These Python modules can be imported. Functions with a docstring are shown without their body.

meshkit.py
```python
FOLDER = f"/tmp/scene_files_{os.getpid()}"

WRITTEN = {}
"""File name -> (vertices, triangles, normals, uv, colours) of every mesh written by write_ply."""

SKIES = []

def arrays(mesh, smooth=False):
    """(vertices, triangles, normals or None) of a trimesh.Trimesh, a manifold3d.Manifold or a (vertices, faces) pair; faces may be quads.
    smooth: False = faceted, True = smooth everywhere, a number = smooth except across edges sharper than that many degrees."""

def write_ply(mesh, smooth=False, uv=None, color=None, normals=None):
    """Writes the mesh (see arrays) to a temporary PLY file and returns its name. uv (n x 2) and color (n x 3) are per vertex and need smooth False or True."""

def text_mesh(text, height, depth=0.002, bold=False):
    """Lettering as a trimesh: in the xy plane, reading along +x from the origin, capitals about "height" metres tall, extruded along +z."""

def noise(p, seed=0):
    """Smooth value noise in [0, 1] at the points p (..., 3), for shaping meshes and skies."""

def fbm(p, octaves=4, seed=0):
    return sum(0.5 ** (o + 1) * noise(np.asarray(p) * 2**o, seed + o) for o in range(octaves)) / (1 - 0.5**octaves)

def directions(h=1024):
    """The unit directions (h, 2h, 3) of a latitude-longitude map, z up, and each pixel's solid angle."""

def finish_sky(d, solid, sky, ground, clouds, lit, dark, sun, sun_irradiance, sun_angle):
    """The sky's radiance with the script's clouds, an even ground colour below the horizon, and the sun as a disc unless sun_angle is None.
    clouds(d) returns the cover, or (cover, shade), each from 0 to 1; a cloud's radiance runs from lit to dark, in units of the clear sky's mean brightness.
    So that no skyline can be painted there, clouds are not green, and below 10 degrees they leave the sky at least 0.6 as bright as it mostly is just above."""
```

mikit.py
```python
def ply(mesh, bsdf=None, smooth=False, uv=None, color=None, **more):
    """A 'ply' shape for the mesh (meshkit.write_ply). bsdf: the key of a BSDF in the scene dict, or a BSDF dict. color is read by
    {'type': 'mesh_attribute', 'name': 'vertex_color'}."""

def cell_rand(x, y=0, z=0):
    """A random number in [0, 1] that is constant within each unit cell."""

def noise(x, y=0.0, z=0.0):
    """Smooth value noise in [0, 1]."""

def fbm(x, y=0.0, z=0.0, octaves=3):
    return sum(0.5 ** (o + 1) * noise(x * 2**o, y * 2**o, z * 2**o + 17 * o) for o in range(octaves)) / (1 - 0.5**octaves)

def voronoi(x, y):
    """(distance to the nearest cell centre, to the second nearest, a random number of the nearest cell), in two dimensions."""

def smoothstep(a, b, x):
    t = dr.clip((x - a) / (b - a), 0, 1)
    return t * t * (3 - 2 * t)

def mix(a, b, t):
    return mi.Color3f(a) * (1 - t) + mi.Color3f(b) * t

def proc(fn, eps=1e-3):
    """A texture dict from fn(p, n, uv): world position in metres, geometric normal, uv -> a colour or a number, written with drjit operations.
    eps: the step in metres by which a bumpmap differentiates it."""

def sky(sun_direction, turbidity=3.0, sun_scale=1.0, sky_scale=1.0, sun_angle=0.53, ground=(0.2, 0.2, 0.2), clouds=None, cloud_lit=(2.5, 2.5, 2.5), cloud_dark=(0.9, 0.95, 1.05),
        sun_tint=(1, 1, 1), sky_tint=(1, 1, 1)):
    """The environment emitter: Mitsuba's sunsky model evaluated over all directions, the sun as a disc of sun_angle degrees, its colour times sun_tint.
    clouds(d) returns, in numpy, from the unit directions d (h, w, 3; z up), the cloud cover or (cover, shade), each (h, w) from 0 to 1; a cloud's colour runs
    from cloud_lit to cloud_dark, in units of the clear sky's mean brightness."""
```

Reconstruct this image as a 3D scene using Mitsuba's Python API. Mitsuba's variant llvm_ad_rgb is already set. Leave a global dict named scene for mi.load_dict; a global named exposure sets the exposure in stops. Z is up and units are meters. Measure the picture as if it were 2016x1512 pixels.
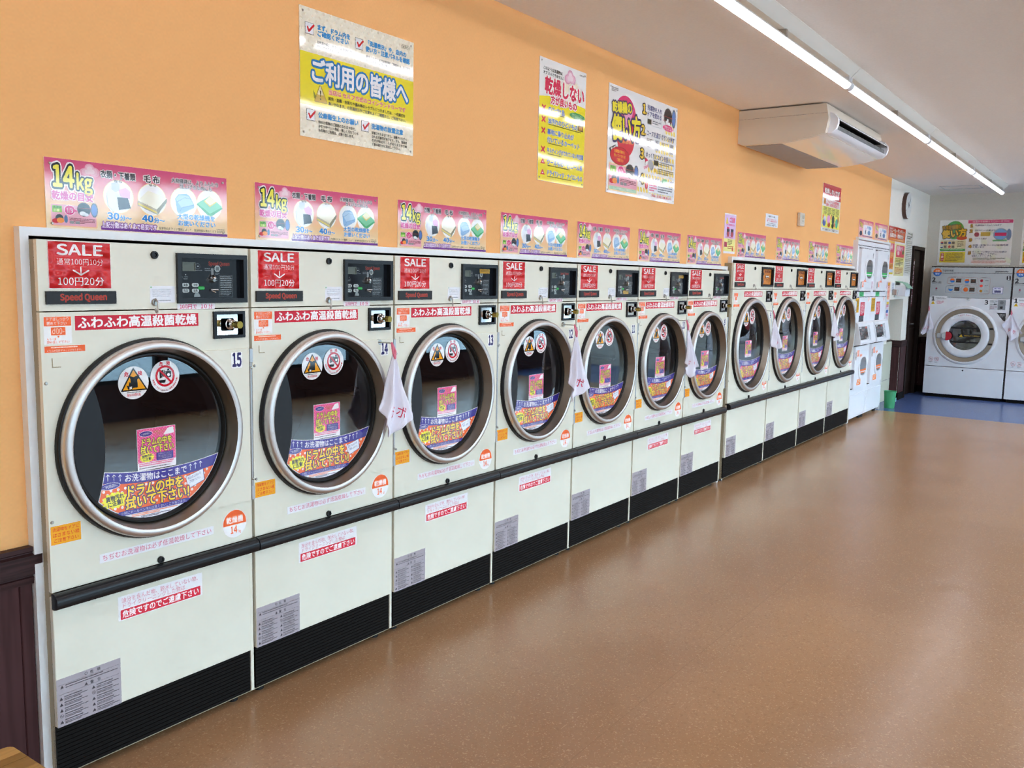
import glob
import math
import random

import drjit as dr
import manifold3d
import mapbox_earcut
import mikit
import mitsuba as mi
import numpy as np
import trimesh
from PIL import ImageFont
from shapely import affinity
from shapely.geometry import LineString, Point, Polygon, box as sbox

T = mi.ScalarTransform4f
S = 0.9                      # layout units -> metres
scene, labels = {}, {}
random.seed(7)

# ------------------------------------------------------------------ camera, sky, lamps, exposure
F = np.array([0.81055686, 0.57325282, -0.11991156])
UP = np.array([0.08655660, 0.08524056, 0.99259357])
EYE = np.array([-1.37447, -2.76973, 1.70106])
scene["camera"] = {"type": "perspective", "fov_axis": "x", "fov": 60.3263, "near_clip": 0.05, "far_clip": 400.0,
                   "to_world": T().look_at(origin=(EYE * S).tolist(), target=((EYE + F) * S).tolist(), up=UP.tolist())}
exposure = 0.06
TUBE = (12.6, 12.6, 13.6)


def overcast(d):
    n = mikit.meshkit.fbm(d * np.array([3.0, 3.0, 6.0]) + 5.0, 3, 3)
    return np.ones(d.shape[:2]), np.clip((n - 0.35) * 1.3, 0, 0.5)


SKY_SCALE = 43.0
scene["sky"] = mikit.sky((-0.3, -0.6, 0.75), turbidity=3.5, sun_scale=0.0, sky_scale=SKY_SCALE, clouds=overcast,
                         cloud_lit=(1.0, 1.46, 1.8), cloud_dark=(0.7, 1.04, 1.34), ground=(0.3, 0.3, 0.3))


# ------------------------------------------------------------------ helpers
def c(h):
    h = h.lstrip("#")
    v = np.array([int(h[i:i + 2], 16) for i in (0, 2, 4)]) / 255.0
    return np.where(v < 0.04045, v / 12.92, ((v + 0.055) / 1.055) ** 2.4)


def C3(h):
    return mi.Color3f(*[float(x) for x in c(h)])


def rgb(h):
    return {"type": "rgb", "value": [float(x) for x in c(h)]}


def two(b):
    return {"type": "twosided", "bsdf": b}


def prin(h, rough=0.5, spec=0.5, metal=0.0, **k):
    return two({"type": "principled", "base_color": h if isinstance(h, dict) else rgb(h), "roughness": rough, "specular": spec, "metallic": metal, **k})


def mat(name, b):
    scene[name] = b


def place(x=0.0, y=0.0, z=0.0, rz=0.0):
    return T().scale(S).translate([x, y, z]).rotate([0, 0, 1], rz)


def put(key, shape, M=None, label=None, category=None, group=None, kind=None):
    assert key not in scene, key
    scene[key] = {**shape, "to_world": M if M is not None else place()}
    tag(key, label, category, group, kind)


def tag(key, label=None, category=None, group=None, kind=None):
    d = {k: v for k, v in (("label", label), ("category", category), ("group", group), ("kind", kind)) if v}
    if d:
        labels[key] = d


USED = {}


def nm(base):
    """base, base_001, base_002 ..."""
    n = USED.get(base, -1) + 1
    USED[base] = n
    return base if n == 0 else f"{base}_{n:03d}"


def cat(ms):
    return trimesh.util.concatenate([m for m in ms])


def bx(x0, x1, y0, y1, z0, z1, b=0.0):
    """A box, its edges chamfered by b."""
    lo, hi = np.array([x0, y0, z0], float), np.array([x1, y1, z1], float)
    if b <= 0:
        m = trimesh.creation.box(extents=hi - lo)
        m.apply_translation((hi + lo) / 2)
        return m
    pts = []
    for i in np.ndindex(2, 2, 2):
        p = np.where(np.array(i) == 1, hi, lo)
        s = np.where(np.array(i) == 1, -1.0, 1.0)
        for k in range(3):
            q = p + s * b
            q[k] = p[k]
            pts.append(q)
    return trimesh.Trimesh(np.array(pts)).convex_hull


def lathe(profile, n=72, cx=0.0, cz=0.0):
    """Revolves (radius, y) about the y axis through (cx, cz)."""
    p = np.array(profile, float)
    a = np.arange(n) * 2 * np.pi / n
    v = np.stack([cx + p[None, :, 0] * np.cos(a)[:, None], np.broadcast_to(p[None, :, 1], (n, len(p))), cz + p[None, :, 0] * np.sin(a)[:, None]], -1).reshape(-1, 3)
    k = len(p)
    f = []
    for i in range(n):
        j = (i + 1) % n
        for q in range(k - 1):
            a0, a1, b0, b1 = i * k + q, i * k + q + 1, j * k + q, j * k + q + 1
            f += [[a0, a1, b1], [a0, b1, b0]]
    m = trimesh.Trimesh(v, np.array(f), process=False)
    m.merge_vertices()
    m.update_faces(m.nondegenerate_faces())
    return m


def vlathe(profile, n=40, cx=0.0, cy=0.0):
    """Revolves (radius, z) about a vertical axis."""
    m = lathe(profile, n)
    m.vertices = np.stack([m.vertices[:, 0] + cx, m.vertices[:, 2] + cy, m.vertices[:, 1]], 1)
    return m


def ext(poly, y0, y1):
    """A polygon of the xz plane, extruded from y0 to y1."""
    gs = getattr(poly, "geoms", [poly])
    out = []
    for g in gs:
        m = trimesh.creation.extrude_polygon(g, y1 - y0, engine="earcut")
        v = m.vertices
        m.vertices = np.stack([v[:, 0], y1 - v[:, 2], v[:, 1]], 1)
        out.append(m)
    return cat(out)


def extx(poly, x0, x1):
    """A polygon of the yz plane, extruded from x0 to x1."""
    m = trimesh.creation.extrude_polygon(poly, x1 - x0, engine="earcut")
    v = m.vertices
    m.vertices = np.stack([x0 + v[:, 2], v[:, 0], v[:, 1]], 1)
    return m


def rod(path, r, n=12):
    """A round bar along a polyline: hulls of spheres at its joints."""
    path = np.array(path, float)
    ms = []
    for a, b in zip(path[:-1], path[1:]):
        s0 = manifold3d.Manifold.sphere(r, n)
        ms.append(manifold3d.Manifold.batch_hull([s0.translate(a.tolist()), s0.translate(b.tolist())]))
    m = manifold3d.Manifold.batch_boolean(ms, manifold3d.OpType.Add).to_mesh()
    return trimesh.Trimesh(m.vert_properties[:, :3], m.tri_verts, process=False)


def cyl(p0, p1, r, n=24):
    return trimesh.creation.cylinder(radius=r, segment=[p0, p1], sections=n)


def rrect(x0, x1, y0, y1, r):
    return sbox(x0 + r, y0 + r, x1 - r, y1 - r).buffer(r, quad_segs=5)


def ellipse(cx, cy, rx, ry, q=10):
    return affinity.scale(Point(cx, cy).buffer(1.0, quad_segs=q), rx, ry, origin=(cx, cy))


def star(cx, cy, rx, ry, n=14, k=0.78):
    a = np.arange(2 * n) * np.pi / n
    r = np.where(np.arange(2 * n) % 2 == 0, 1.0, k)
    return Polygon(np.stack([cx + rx * r * np.cos(a), cy + ry * r * np.sin(a)], 1))


# ------------------------------------------------------------------ lettering: outlines of the font's letters as flat shapes
EM = 64
FONT = ImageFont.truetype(glob.glob("/opt/blender-*/*/datafiles/fonts/Noto Sans CJK*.woff2")[0], EM)
_GLYPH, _TRI = {}, {}


def trace(a):
    """Closed outlines (in cells) of a > 0.5 by marching squares."""
    a = np.pad(a, 1) - 0.5
    on = a > 0
    code = on[:-1, :-1] * 1 + on[:-1, 1:] * 2 + on[1:, 1:] * 4 + on[1:, :-1] * 8
    pairs = {1: [(3, 0)], 2: [(0, 1)], 3: [(3, 1)], 4: [(1, 2)], 5: [(3, 0), (1, 2)], 6: [(0, 2)], 7: [(3, 2)], 8: [(2, 3)], 9: [(2, 0)], 10: [(0, 1), (2, 3)],
             11: [(2, 1)], 12: [(1, 3)], 13: [(1, 0)], 14: [(0, 3)]}
    nxt = {}
    for r, q in zip(*np.nonzero((code > 0) & (code < 15))):
        e = ((0, r, q), (1, r, q + 1), (0, r + 1, q), (1, r, q))
        for s, t in pairs[int(code[r, q])]:
            nxt[e[s]] = e[t]

    def point(e):
        k, r, q = e
        if k == 0:
            t = a[r, q] / (a[r, q] - a[r, q + 1])
            return (q + t, r)
        t = a[r, q] / (a[r, q] - a[r + 1, q])
        return (q, r + t)

    rings = []
    while nxt:
        first = e = next(iter(nxt))
        ring = []
        while e in nxt:
            ring.append(point(e))
            e = nxt.pop(e)
        if len(ring) > 3:
            rings.append(ring)
    return rings


def glyph(ch):
    """(shape in em, y up from the baseline, advance in em)."""
    if ch not in _GLYPH:
        adv = FONT.getlength(ch) / EM
        im, off = FONT.getmask2(ch, mode="L", anchor="ls")
        w, h = im.size
        shape = Polygon()
        if w and h:
            a = np.array(list(im), float).reshape(h, w) / 255.0
            polys = [Polygon(r).buffer(0) for r in trace(a)]
            for p in sorted(polys, key=lambda p: -p.area):
                shape = shape.symmetric_difference(p)
            shape = affinity.affine_transform(shape, [1 / EM, 0, 0, -1 / EM, (off[0] - 0.5) / EM, (-off[1] + 0.5) / EM])
        _GLYPH[ch] = (shape, adv)
    return _GLYPH[ch]


def tri(shape):
    """(vertices, triangles) of a flat shape."""
    vs, fs, at = [], [], 0
    for g in getattr(shape, "geoms", [shape]):
        if g.is_empty or g.geom_type != "Polygon" or g.area < 1e-12:
            continue
        rings = [np.array(r.coords)[:-1] for r in [g.exterior, *g.interiors]]
        v = np.vstack(rings)
        f = mapbox_earcut.triangulate_float64(v, np.cumsum([len(r) for r in rings]).astype(np.uint32)).reshape(-1, 3).astype(int)
        vs.append(v)
        fs.append(f + at)
        at += len(v)
    if not vs:
        return np.zeros((0, 2)), np.zeros((0, 3), int)
    return np.vstack(vs), np.vstack(fs)


def letter(ch, grow):
    k = (ch, round(grow, 4))
    if k not in _TRI:
        g = glyph(ch)[0]
        g = g.buffer(grow, quad_segs=2) if grow else g
        _TRI[k] = tri(g.simplify(0.008 if grow < 0.05 else 0.012))
    return _TRI[k]


class Print:
    """A flat printed sheet: x from its left edge, y down from its top edge; inks lie in thin layers, one mesh with a colour per vertex."""
    DZ = 0.00022

    def __init__(self, w, h, bg="#ffffff", thick=0.0015, shape=None):
        self.w, self.h, self.v, self.f, self.col, self.n = w, h, [], [], [], 0
        base = ext(shape if shape is not None else sbox(0, 0, w, h), -thick, 0.0)
        self.t = thick
        self._add(base.vertices, base.faces, np.tile(c(bg), (len(base.vertices), 1)))

    def _add(self, v, f, col):
        if len(f):
            self.v.append(np.asarray(v, float))
            self.f.append(np.asarray(f) + self.n)
            self.col.append(np.asarray(col, float))
            self.n += len(v)

    def flat(self, v2, f, col, L):
        v = np.stack([v2[:, 0], np.full(len(v2), -self.t - L * self.DZ), self.h - v2[:, 1]], 1)
        self._add(v, f, np.tile(c(col), (len(v), 1)) if isinstance(col, str) else col)
        return self

    def poly(self, shape, col, L=1):
        if not hasattr(shape, "geom_type"):
            shape = Polygon(shape)
        v, f = tri(shape)
        return self.flat(v, f, col, L)

    def rect(self, x, y, w, h, col, L=1, r=0.0):
        return self.poly(rrect(x, x + w, y, y + h, r) if r else sbox(x, y, x + w, y + h), col, L)

    def frame(self, x, y, w, h, col, t, L=1, r=0.0):
        o = rrect(x, x + w, y, y + h, r) if r else sbox(x, y, x + w, y + h)
        return self.poly(o.difference(o.buffer(-t)), col, L)

    def circ(self, x, y, r, col, L=1, ry=None):
        return self.poly(ellipse(x, y, r, ry or r), col, L)

    def line(self, pts, t, col, L=1):
        return self.poly(LineString(pts).buffer(t / 2, quad_segs=2), col, L)

    def grad(self, x, y, w, h, stops, L=1):
        ts, cs = [s[0] for s in stops], [c(s[1]) for s in stops]
        v, col = [], []
        for t, q in zip(ts, cs):
            v += [[x, y + t * h], [x + w, y + t * h]]
            col += [q, q]
        f = []
        for i in range(len(ts) - 1):
            f += [[2 * i, 2 * i + 1, 2 * i + 3], [2 * i, 2 * i + 3, 2 * i + 2]]
        return self.flat(np.array(v), np.array(f), np.array(col), L)

    def text(self, s, x, y, w, h, col, L=2, wt=0.0, out=(), rot=0.0, skew=0.0, align=0):
        """s in the box x, y, w, h (w None: natural width); out: (colour, width in em) from the outermost."""
        adv = sum(glyph(ch)[1] for ch in s) * h
        sx = w / adv if w else 1.0
        at = x if w or align == 0 else (x - adv / 2 if align == 1 else x - adv)
        base = y + 0.86 * h
        cx, cy = at + adv * sx / 2, y + h / 2
        a = math.radians(rot)
        for ch in s:
            for k, (colr, grow) in enumerate([*out, (col, 0.0)]):
                v, f = letter(ch, wt + grow)
                if len(f):
                    px, py = at + (v[:, 0] + skew * v[:, 1]) * h * sx, base - v[:, 1] * h
                    if rot:
                        px, py = cx + (px - cx) * math.cos(a) + (py - cy) * math.sin(a), cy - (px - cx) * math.sin(a) + (py - cy) * math.cos(a)
                    self.flat(np.stack([px, py], 1), f, colr, L + k)
            at += glyph(ch)[1] * h * sx
        return self

    def greek(self, x, y, w, h, n, col, L=2, seed=1, last=0.7, fill=0.62):
        """n lines of print too small to read."""
        rnd = random.Random(seed)
        lh = h / n
        ps = []
        for i in range(n):
            at, end = x, x + w * (last if i == n - 1 and n > 1 else 1.0)
            while at < end - lh * 0.3:
                q = lh * fill * rnd.uniform(0.7, 1.1)
                k = rnd.uniform(0.6, 1.0) * lh * fill
                yy = y + i * lh + (lh * fill - k) * 0.5
                ps.append(sbox(at, yy, min(at + q * 0.86, end), yy + k))
                at += q
        for p in ps:
            self.poly(p, col, L)
        return self

    def mesh(self):
        return trimesh.Trimesh(np.vstack(self.v), np.vstack(self.f), process=False), np.vstack(self.col)

    def ply(self, bsdf="print_gloss"):
        m, col = self.mesh()
        return mikit.ply(m, bsdf, color=col)


# ------------------------------------------------------------------ materials
def wavy(scale):
    def fn(p, n, uv):
        return mikit.noise(p.x * 8, p.y * 8, p.z * 12) * 0.5 + mikit.noise(p.x * 24, p.y * 24, p.z * 30) * 0.08
    return fn


VC = {"type": "mesh_attribute", "name": "vertex_color"}
mat("print_gloss", two({"type": "bumpmap", "scale": 0.0008, "arbitrary": mikit.proc(wavy(1), eps=2e-3),
                        "bsdf": {"type": "principled", "base_color": VC, "roughness": 0.06, "specular": 0.8}}))
mat("print_matte", two({"type": "principled", "base_color": VC, "roughness": 0.45, "specular": 0.4}))
mat("print_laminate", two({"type": "bumpmap", "scale": 0.02, "arbitrary": mikit.proc(lambda p, n, uv: mikit.noise(p.x * 23, p.y * 40, p.z * 17) + 0.5 * mikit.noise(p.x * 50, p.y * 40, p.z * 55), eps=2e-3),
                           "bsdf": {"type": "principled", "base_color": VC, "roughness": 0.2, "specular": 0.5}}))


def cream(p, n, uv):
    t = mikit.fbm(p.x * 5, p.y * 5, p.z * 5)
    return mikit.mix(C3("#e6e3d2"), C3("#dedbc9"), t)


mat("cream_metal", prin(mikit.proc(cream), 0.38, 0.5))
mat("cream_shaded", prin("#9b8e74", 0.5, 0.4))  # same cream paint as the fronts, with the shade of the sides mixed in
mat("white_metal", prin("#e9ecf2", 0.3, 0.5))
mat("gray_metal", prin("#b9bec0", 0.38, 0.5))
mat("black_plastic", prin("#111315", 0.4, 0.35))
mat("black_satin", prin("#121418", 0.3, 0.35))
mat("kick_black", prin("#0b0908", 0.6, 0.15))
mat("rubber", prin("#0e0f10", 0.45, 0.4))
mat("handle_gray", prin("#1b1e22", 0.3, 0.35))
mat("chrome", prin("#d8d6d2", 0.07, 0.5, 1.0))
mat("rim_front", prin("#dcd8d6", 0.42, 0.5, 1.0))
mat("rim_cone", prin("#9b958a", 0.36, 0.5, 1.0))
mat("steel", prin("#b5b3ae", 0.25, 0.5, 1.0))
mat("hinge_metal", prin("#b7b9bc", 0.3, 0.5, 0.8))
mat("brass", prin("#9a7f3c", 0.25, 0.5, 1.0))
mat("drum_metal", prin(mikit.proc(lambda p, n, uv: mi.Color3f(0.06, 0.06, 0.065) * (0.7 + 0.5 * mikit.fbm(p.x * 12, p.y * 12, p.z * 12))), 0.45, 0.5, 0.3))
mat("door_glass", {"type": "thindielectric", "int_ior": 1.75, "specular_transmittance": {"type": "rgb", "value": [0.55, 0.56, 0.58]}, "specular_reflectance": {"type": "rgb", "value": [0.84, 0.95, 1.0]}})
mat("pane_glass", {"type": "thindielectric", "int_ior": 1.5})
mat("white_trim", prin("#e8ebec", 0.35, 0.5))
mat("dark_gap", prin("#0d0d0c", 0.8, 0.1))


def orange_paint(p, n, uv):
    t = mikit.fbm(p.x * 1.3, p.y, p.z * 1.3)
    g = mikit.noise(p.x * 160, p.y * 160, p.z * 160)
    return mikit.mix(C3("#f2b777"), C3("#edb171"), t) * (0.97 + 0.06 * g)


mat("orange_wall", two({"type": "bumpmap", "scale": 0.0004, "arbitrary": mikit.proc(lambda p, n, uv: mikit.noise(p.x * 220, p.y * 220, p.z * 220)),
                        "bsdf": {"type": "principled", "base_color": mikit.proc(orange_paint), "roughness": 0.7, "specular": 0.3}}))
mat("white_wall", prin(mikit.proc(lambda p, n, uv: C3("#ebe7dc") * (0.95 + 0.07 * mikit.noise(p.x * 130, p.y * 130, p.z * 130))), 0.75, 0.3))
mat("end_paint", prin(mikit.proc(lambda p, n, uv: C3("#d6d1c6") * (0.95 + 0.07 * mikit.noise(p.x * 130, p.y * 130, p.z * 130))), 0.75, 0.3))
mat("ceiling_paint", prin(mikit.proc(lambda p, n, uv: C3("#d8d2cc") * (0.96 + 0.06 * mikit.noise(p.x * 150, p.y * 150, p.z * 150))), 0.8, 0.2))


def vinyl(base, dark, light):
    b, k, l = (C3(x) for x in (base, dark, light))

    def fn(p, n, uv):
        t = mikit.fbm(p.x * 1.1, p.y * 1.1, 0, 3)
        q = mikit.mix(b, k, mikit.smoothstep(0.35, 0.75, t) * 0.5)
        s = mikit.noise(p.x * 210, p.y * 210, 3.0)
        q = mikit.mix(q, l, mikit.smoothstep(0.74, 0.9, s) * 0.7)
        s2 = mikit.noise(p.x * 140, p.y * 140, 9.0)
        q = mikit.mix(q, k, mikit.smoothstep(0.72, 0.9, s2) * 0.5)
        seam = dr.abs(p.y + 2.95 - 1.82 * dr.floor((p.y + 2.95) / 1.82 + 0.5))
        return mikit.mix(k * 0.75, q, mikit.smoothstep(0.0005, 0.0025, seam) * 0.35 + 0.65)
    return fn


def floor_bump(p, n, uv):
    return mikit.noise(p.x * 7, p.y * 7, 0) + 0.12 * mikit.noise(p.x * 60, p.y * 60, 2)


for nme, cols in (("floor_brown", ("#a07a59", "#8d6748", "#b49272")), ("floor_blue", ("#495a86", "#3f4f76", "#5c6d9c"))):
    mat(nme, two({"type": "bumpmap", "scale": 0.0022, "arbitrary": mikit.proc(floor_bump, eps=3e-3),
                  "bsdf": {"type": "principled", "base_color": mikit.proc(vinyl(*cols)), "roughness": 0.24, "specular": 0.5}}))


def wood(base, dark, fx, fz):
    b, k = C3(base), C3(dark)

    def fn(p, n, uv):
        g = mikit.fbm(p.x * fx, p.y * fx, p.z * fz, 4)
        return mikit.mix(b, k, mikit.smoothstep(0.3, 0.75, g))
    return fn


mat("dado_wood", prin(mikit.proc(wood("#46292a", "#391f1f", 60, 3)), 0.55, 0.2))
mat("dado_rail", prin(mikit.proc(wood("#3a2223", "#281616", 6, 120)), 0.5, 0.25))
mat("door_wood", prin(mikit.proc(wood("#251712", "#19100c", 70, 3)), 0.5, 0.2))
mat("maroon", prin("#4a2a2a", 0.45, 0.45))
mat("frame_black", prin("#1a1b1d", 0.35, 0.5, 0.2))
mat("ac_plastic", prin("#d9d3c6", 0.22, 0.5))
mat("ac_grille", prin("#a29a96", 0.5, 0.4))
mat("bin_green", prin("#3f9a66", 0.4, 0.5))
mat("street_wall", prin("#5d5a57", 0.9, 0.2))
mat("asphalt", prin("#96989a", 0.9, 0.2))


def terry(p, n, uv):
    return mikit.noise(p.x * 420, p.y * 420, p.z * 420)


mat("towel_cloth", two({"type": "bumpmap", "scale": 0.0012, "arbitrary": mikit.proc(terry, eps=5e-4),
                        "bsdf": {"type": "principled", "base_color": VC, "roughness": 0.9, "specular": 0.2, "sheen": 0.3}}))


def plank(p, n, uv):
    u = p.y * 26 + 0.3
    r = mikit.cell_rand(dr.floor(u), dr.floor(p.x * 1.7 + mikit.cell_rand(dr.floor(u)) * 5))
    q = mikit.mix(C3("#b99257"), C3("#8d6a38"), r)
    return q * (0.85 + 0.3 * mikit.fbm(p.x * 8, p.y * 150, p.z * 8))


mat("bench_wood", prin(mikit.proc(plank), 0.4, 0.5))
mat("lamp_body", prin("#dcdad2", 0.45, 0.4))
mat("lamp_socket", prin("#d5d6da", 0.4, 0.4))
mat("clock_rim", prin("#4a3228", 0.35, 0.5))

# ------------------------------------------------------------------ the room
ZC, YW, XE = 3.12, 0.08, 14.0      # ceiling, left wall, end wall


def struct(key, mesh, bsdf, label=None, smooth=False):
    put(key, mikit.ply(mesh, bsdf, smooth=smooth), None, label, kind="structure")


struct("floor", bx(-5.0, 11.25, -6.5, 1.3, -0.1, 0.0), "floor_brown")
struct("floor_001", bx(11.25, 14.1, -6.5, 1.3, -0.1, 0.0), "floor_blue")
struct("ceiling", bx(-5.1, 14.1, -6.6, 1.4, ZC, ZC + 0.12), "ceiling_paint")
wl = sbox(-5.0, 0, 11.37, ZC)
for a, b, q in ((-0.01, 5.665, 1.815), (5.77, 9.79, 1.898), (9.76, 11.38, 2.25)):
    wl = wl.difference(sbox(a, -1, b, q))
struct("wall_left", ext(wl, YW, YW + 0.1), "orange_wall")
NZ = 1.5
ww = sbox(11.37, 0, XE, ZC).difference(sbox(11.72, -1, 12.6, NZ)).difference(sbox(11.3, -1, 11.8, 0.88)).difference(sbox(12.95, -1, 13.76, 2.29))
struct("wall_left_001", ext(ww, YW, YW + 0.1), "white_wall")
struct("wall_niche_right", bx(12.6, 12.95, YW + 0.1, 0.62, 0, NZ), "white_wall")
struct("wall_niche_back", bx(11.25, 12.6, 0.62, 0.70, 0, NZ), "white_wall")
struct("wall_niche_left", bx(11.25, 11.33, YW + 0.1, 0.62, 0, NZ), "white_wall")
struct("wall_niche_top", bx(11.25, 12.95, YW + 0.1, 0.70, NZ, NZ + 0.08), "white_wall")
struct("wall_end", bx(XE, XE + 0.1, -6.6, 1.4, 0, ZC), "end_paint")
struct("wall_rear", bx(-5.1, -5.0, -6.6, 1.4, 0, ZC), "white_wall")
struct("wall_service", bx(-5.0, XE, 1.3, 1.4, 0, ZC), "white_wall")
# the shop front: a low wall and a header with glazing between
YF = -6.5
ph = sbox(-5.0, 0, XE, ZC)
WIN = [(-4.6 + 1.55 * i, -4.6 + 1.55 * i + 1.47) for i in range(12)]
for a, b in WIN:
    ph = ph.difference(sbox(a, 0.42, b, 2.74))
struct("wall_right", ext(ph, YF - 0.12, YF), "maroon")
for i, (a, b) in enumerate(WIN):
    o = sbox(a, 0.42, b, 2.74)
    inner = [sbox(a + 0.045, 0.465, b - 0.045, 2.02), sbox(a + 0.045, 2.07, b - 0.045, 2.695)]
    fr = o
    for q in inner:
        fr = fr.difference(q)
    struct(f"window_{i + 1}__frame", ext(fr, YF - 0.09, YF - 0.03), "frame_black")
    for k, q in enumerate(inner):
        x0, z0, x1, z1 = q.bounds
        v = np.array([[x0, YF - 0.06, z0], [x1, YF - 0.06, z0], [x1, YF - 0.06, z1], [x0, YF - 0.06, z1]])
        put(f"window_{i + 1}__pane" + (f"_{k:03d}" if k else ""), mikit.ply((v, np.array([[0, 1, 2], [0, 2, 3]])), "pane_glass"))
    tag(f"window_{i + 1}", kind="structure")
struct("ground", bx(-60, 70, -80, YF - 0.12, -0.16, -0.04), "asphalt")

struct("wall_street", cat([bx(-60, 2.0, -29, -28, -0.05, 4.1), bx(4.5, 24, -29.5, -28.5, -0.05, 3.7), bx(27, 70, -29, -28, -0.05, 4.4)]), "street_wall")

# trims round the three openings of the machines
for i, (a, b, q) in enumerate(((-0.022, 5.677, 1.828), (5.755, 9.805, 1.913), (9.745, 11.40, 2.268))):
    w = 0.027
    p = sbox(a, 0, b, q).difference(sbox(a + w, -1, b - w, q - w))
    struct(f"trim_{i + 1}", ext(p, 0.045, YW), "white_trim")

# brown wainscot left of the machines
x1 = -0.024
i = 0
while x1 > -4.9:
    x0 = -0.065 if i == 0 else x1 - 0.17
    put("wall_left__dado_board" + (f"_{i:03d}" if i else ""), mikit.ply(bx(x0 + 0.0006, x1 - 0.0006, 0.062, YW, 0.0, 0.715, 0.003), "dado_wood"))
    x1 = x0
    i += 1
rail = Polygon([(YW, 0.695), (0.055, 0.695), (0.052, 0.716), (0.058, 0.719), (0.058, 0.723), (0.046, 0.728), (0.044, 0.79), (0.056, 0.795), (0.056, 0.799), (0.05, 0.803), (0.05, 0.817), (YW, 0.817)])
struct("trim_4", extx(rail, -5.0, 0.003), "dado_rail")
# brown wainscot of the white wall
k = 0
for a, b in ((12.6, 12.78), (12.78, 12.945), (13.765, 13.88), (13.88, 14.0)):
    put("wall_left_001__dado_board" + (f"_{k:03d}" if k else ""), mikit.ply(bx(a + 0.001, b - 0.001, 0.064, YW, 0.1, 0.79, 0.003), "dado_wood"))
    k += 1
for a, b in ((0.082, 0.24), (0.24, 0.40), (0.40, 0.545)):
    put(f"wall_left_001__dado_board_{k:03d}", mikit.ply(bx(12.584, 12.6, a + 0.001, b - 0.001, 0.1, 0.79, 0.003), "dado_wood"))
    k += 1
for k, (a, b) in enumerate(((-0.10, 0.062), (-0.27, -0.10), (-0.44, -0.27))):
    put("wall_end__dado_board" + (f"_{k:03d}" if k else ""), mikit.ply(bx(13.984, 14.0, a + 0.001, b - 0.001, 0.1, 0.79, 0.003), "dado_wood"))
struct("baseboard_end", bx(13.98, 14.0, -0.44, 0.062, 0, 0.1), "kick_black")
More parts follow.
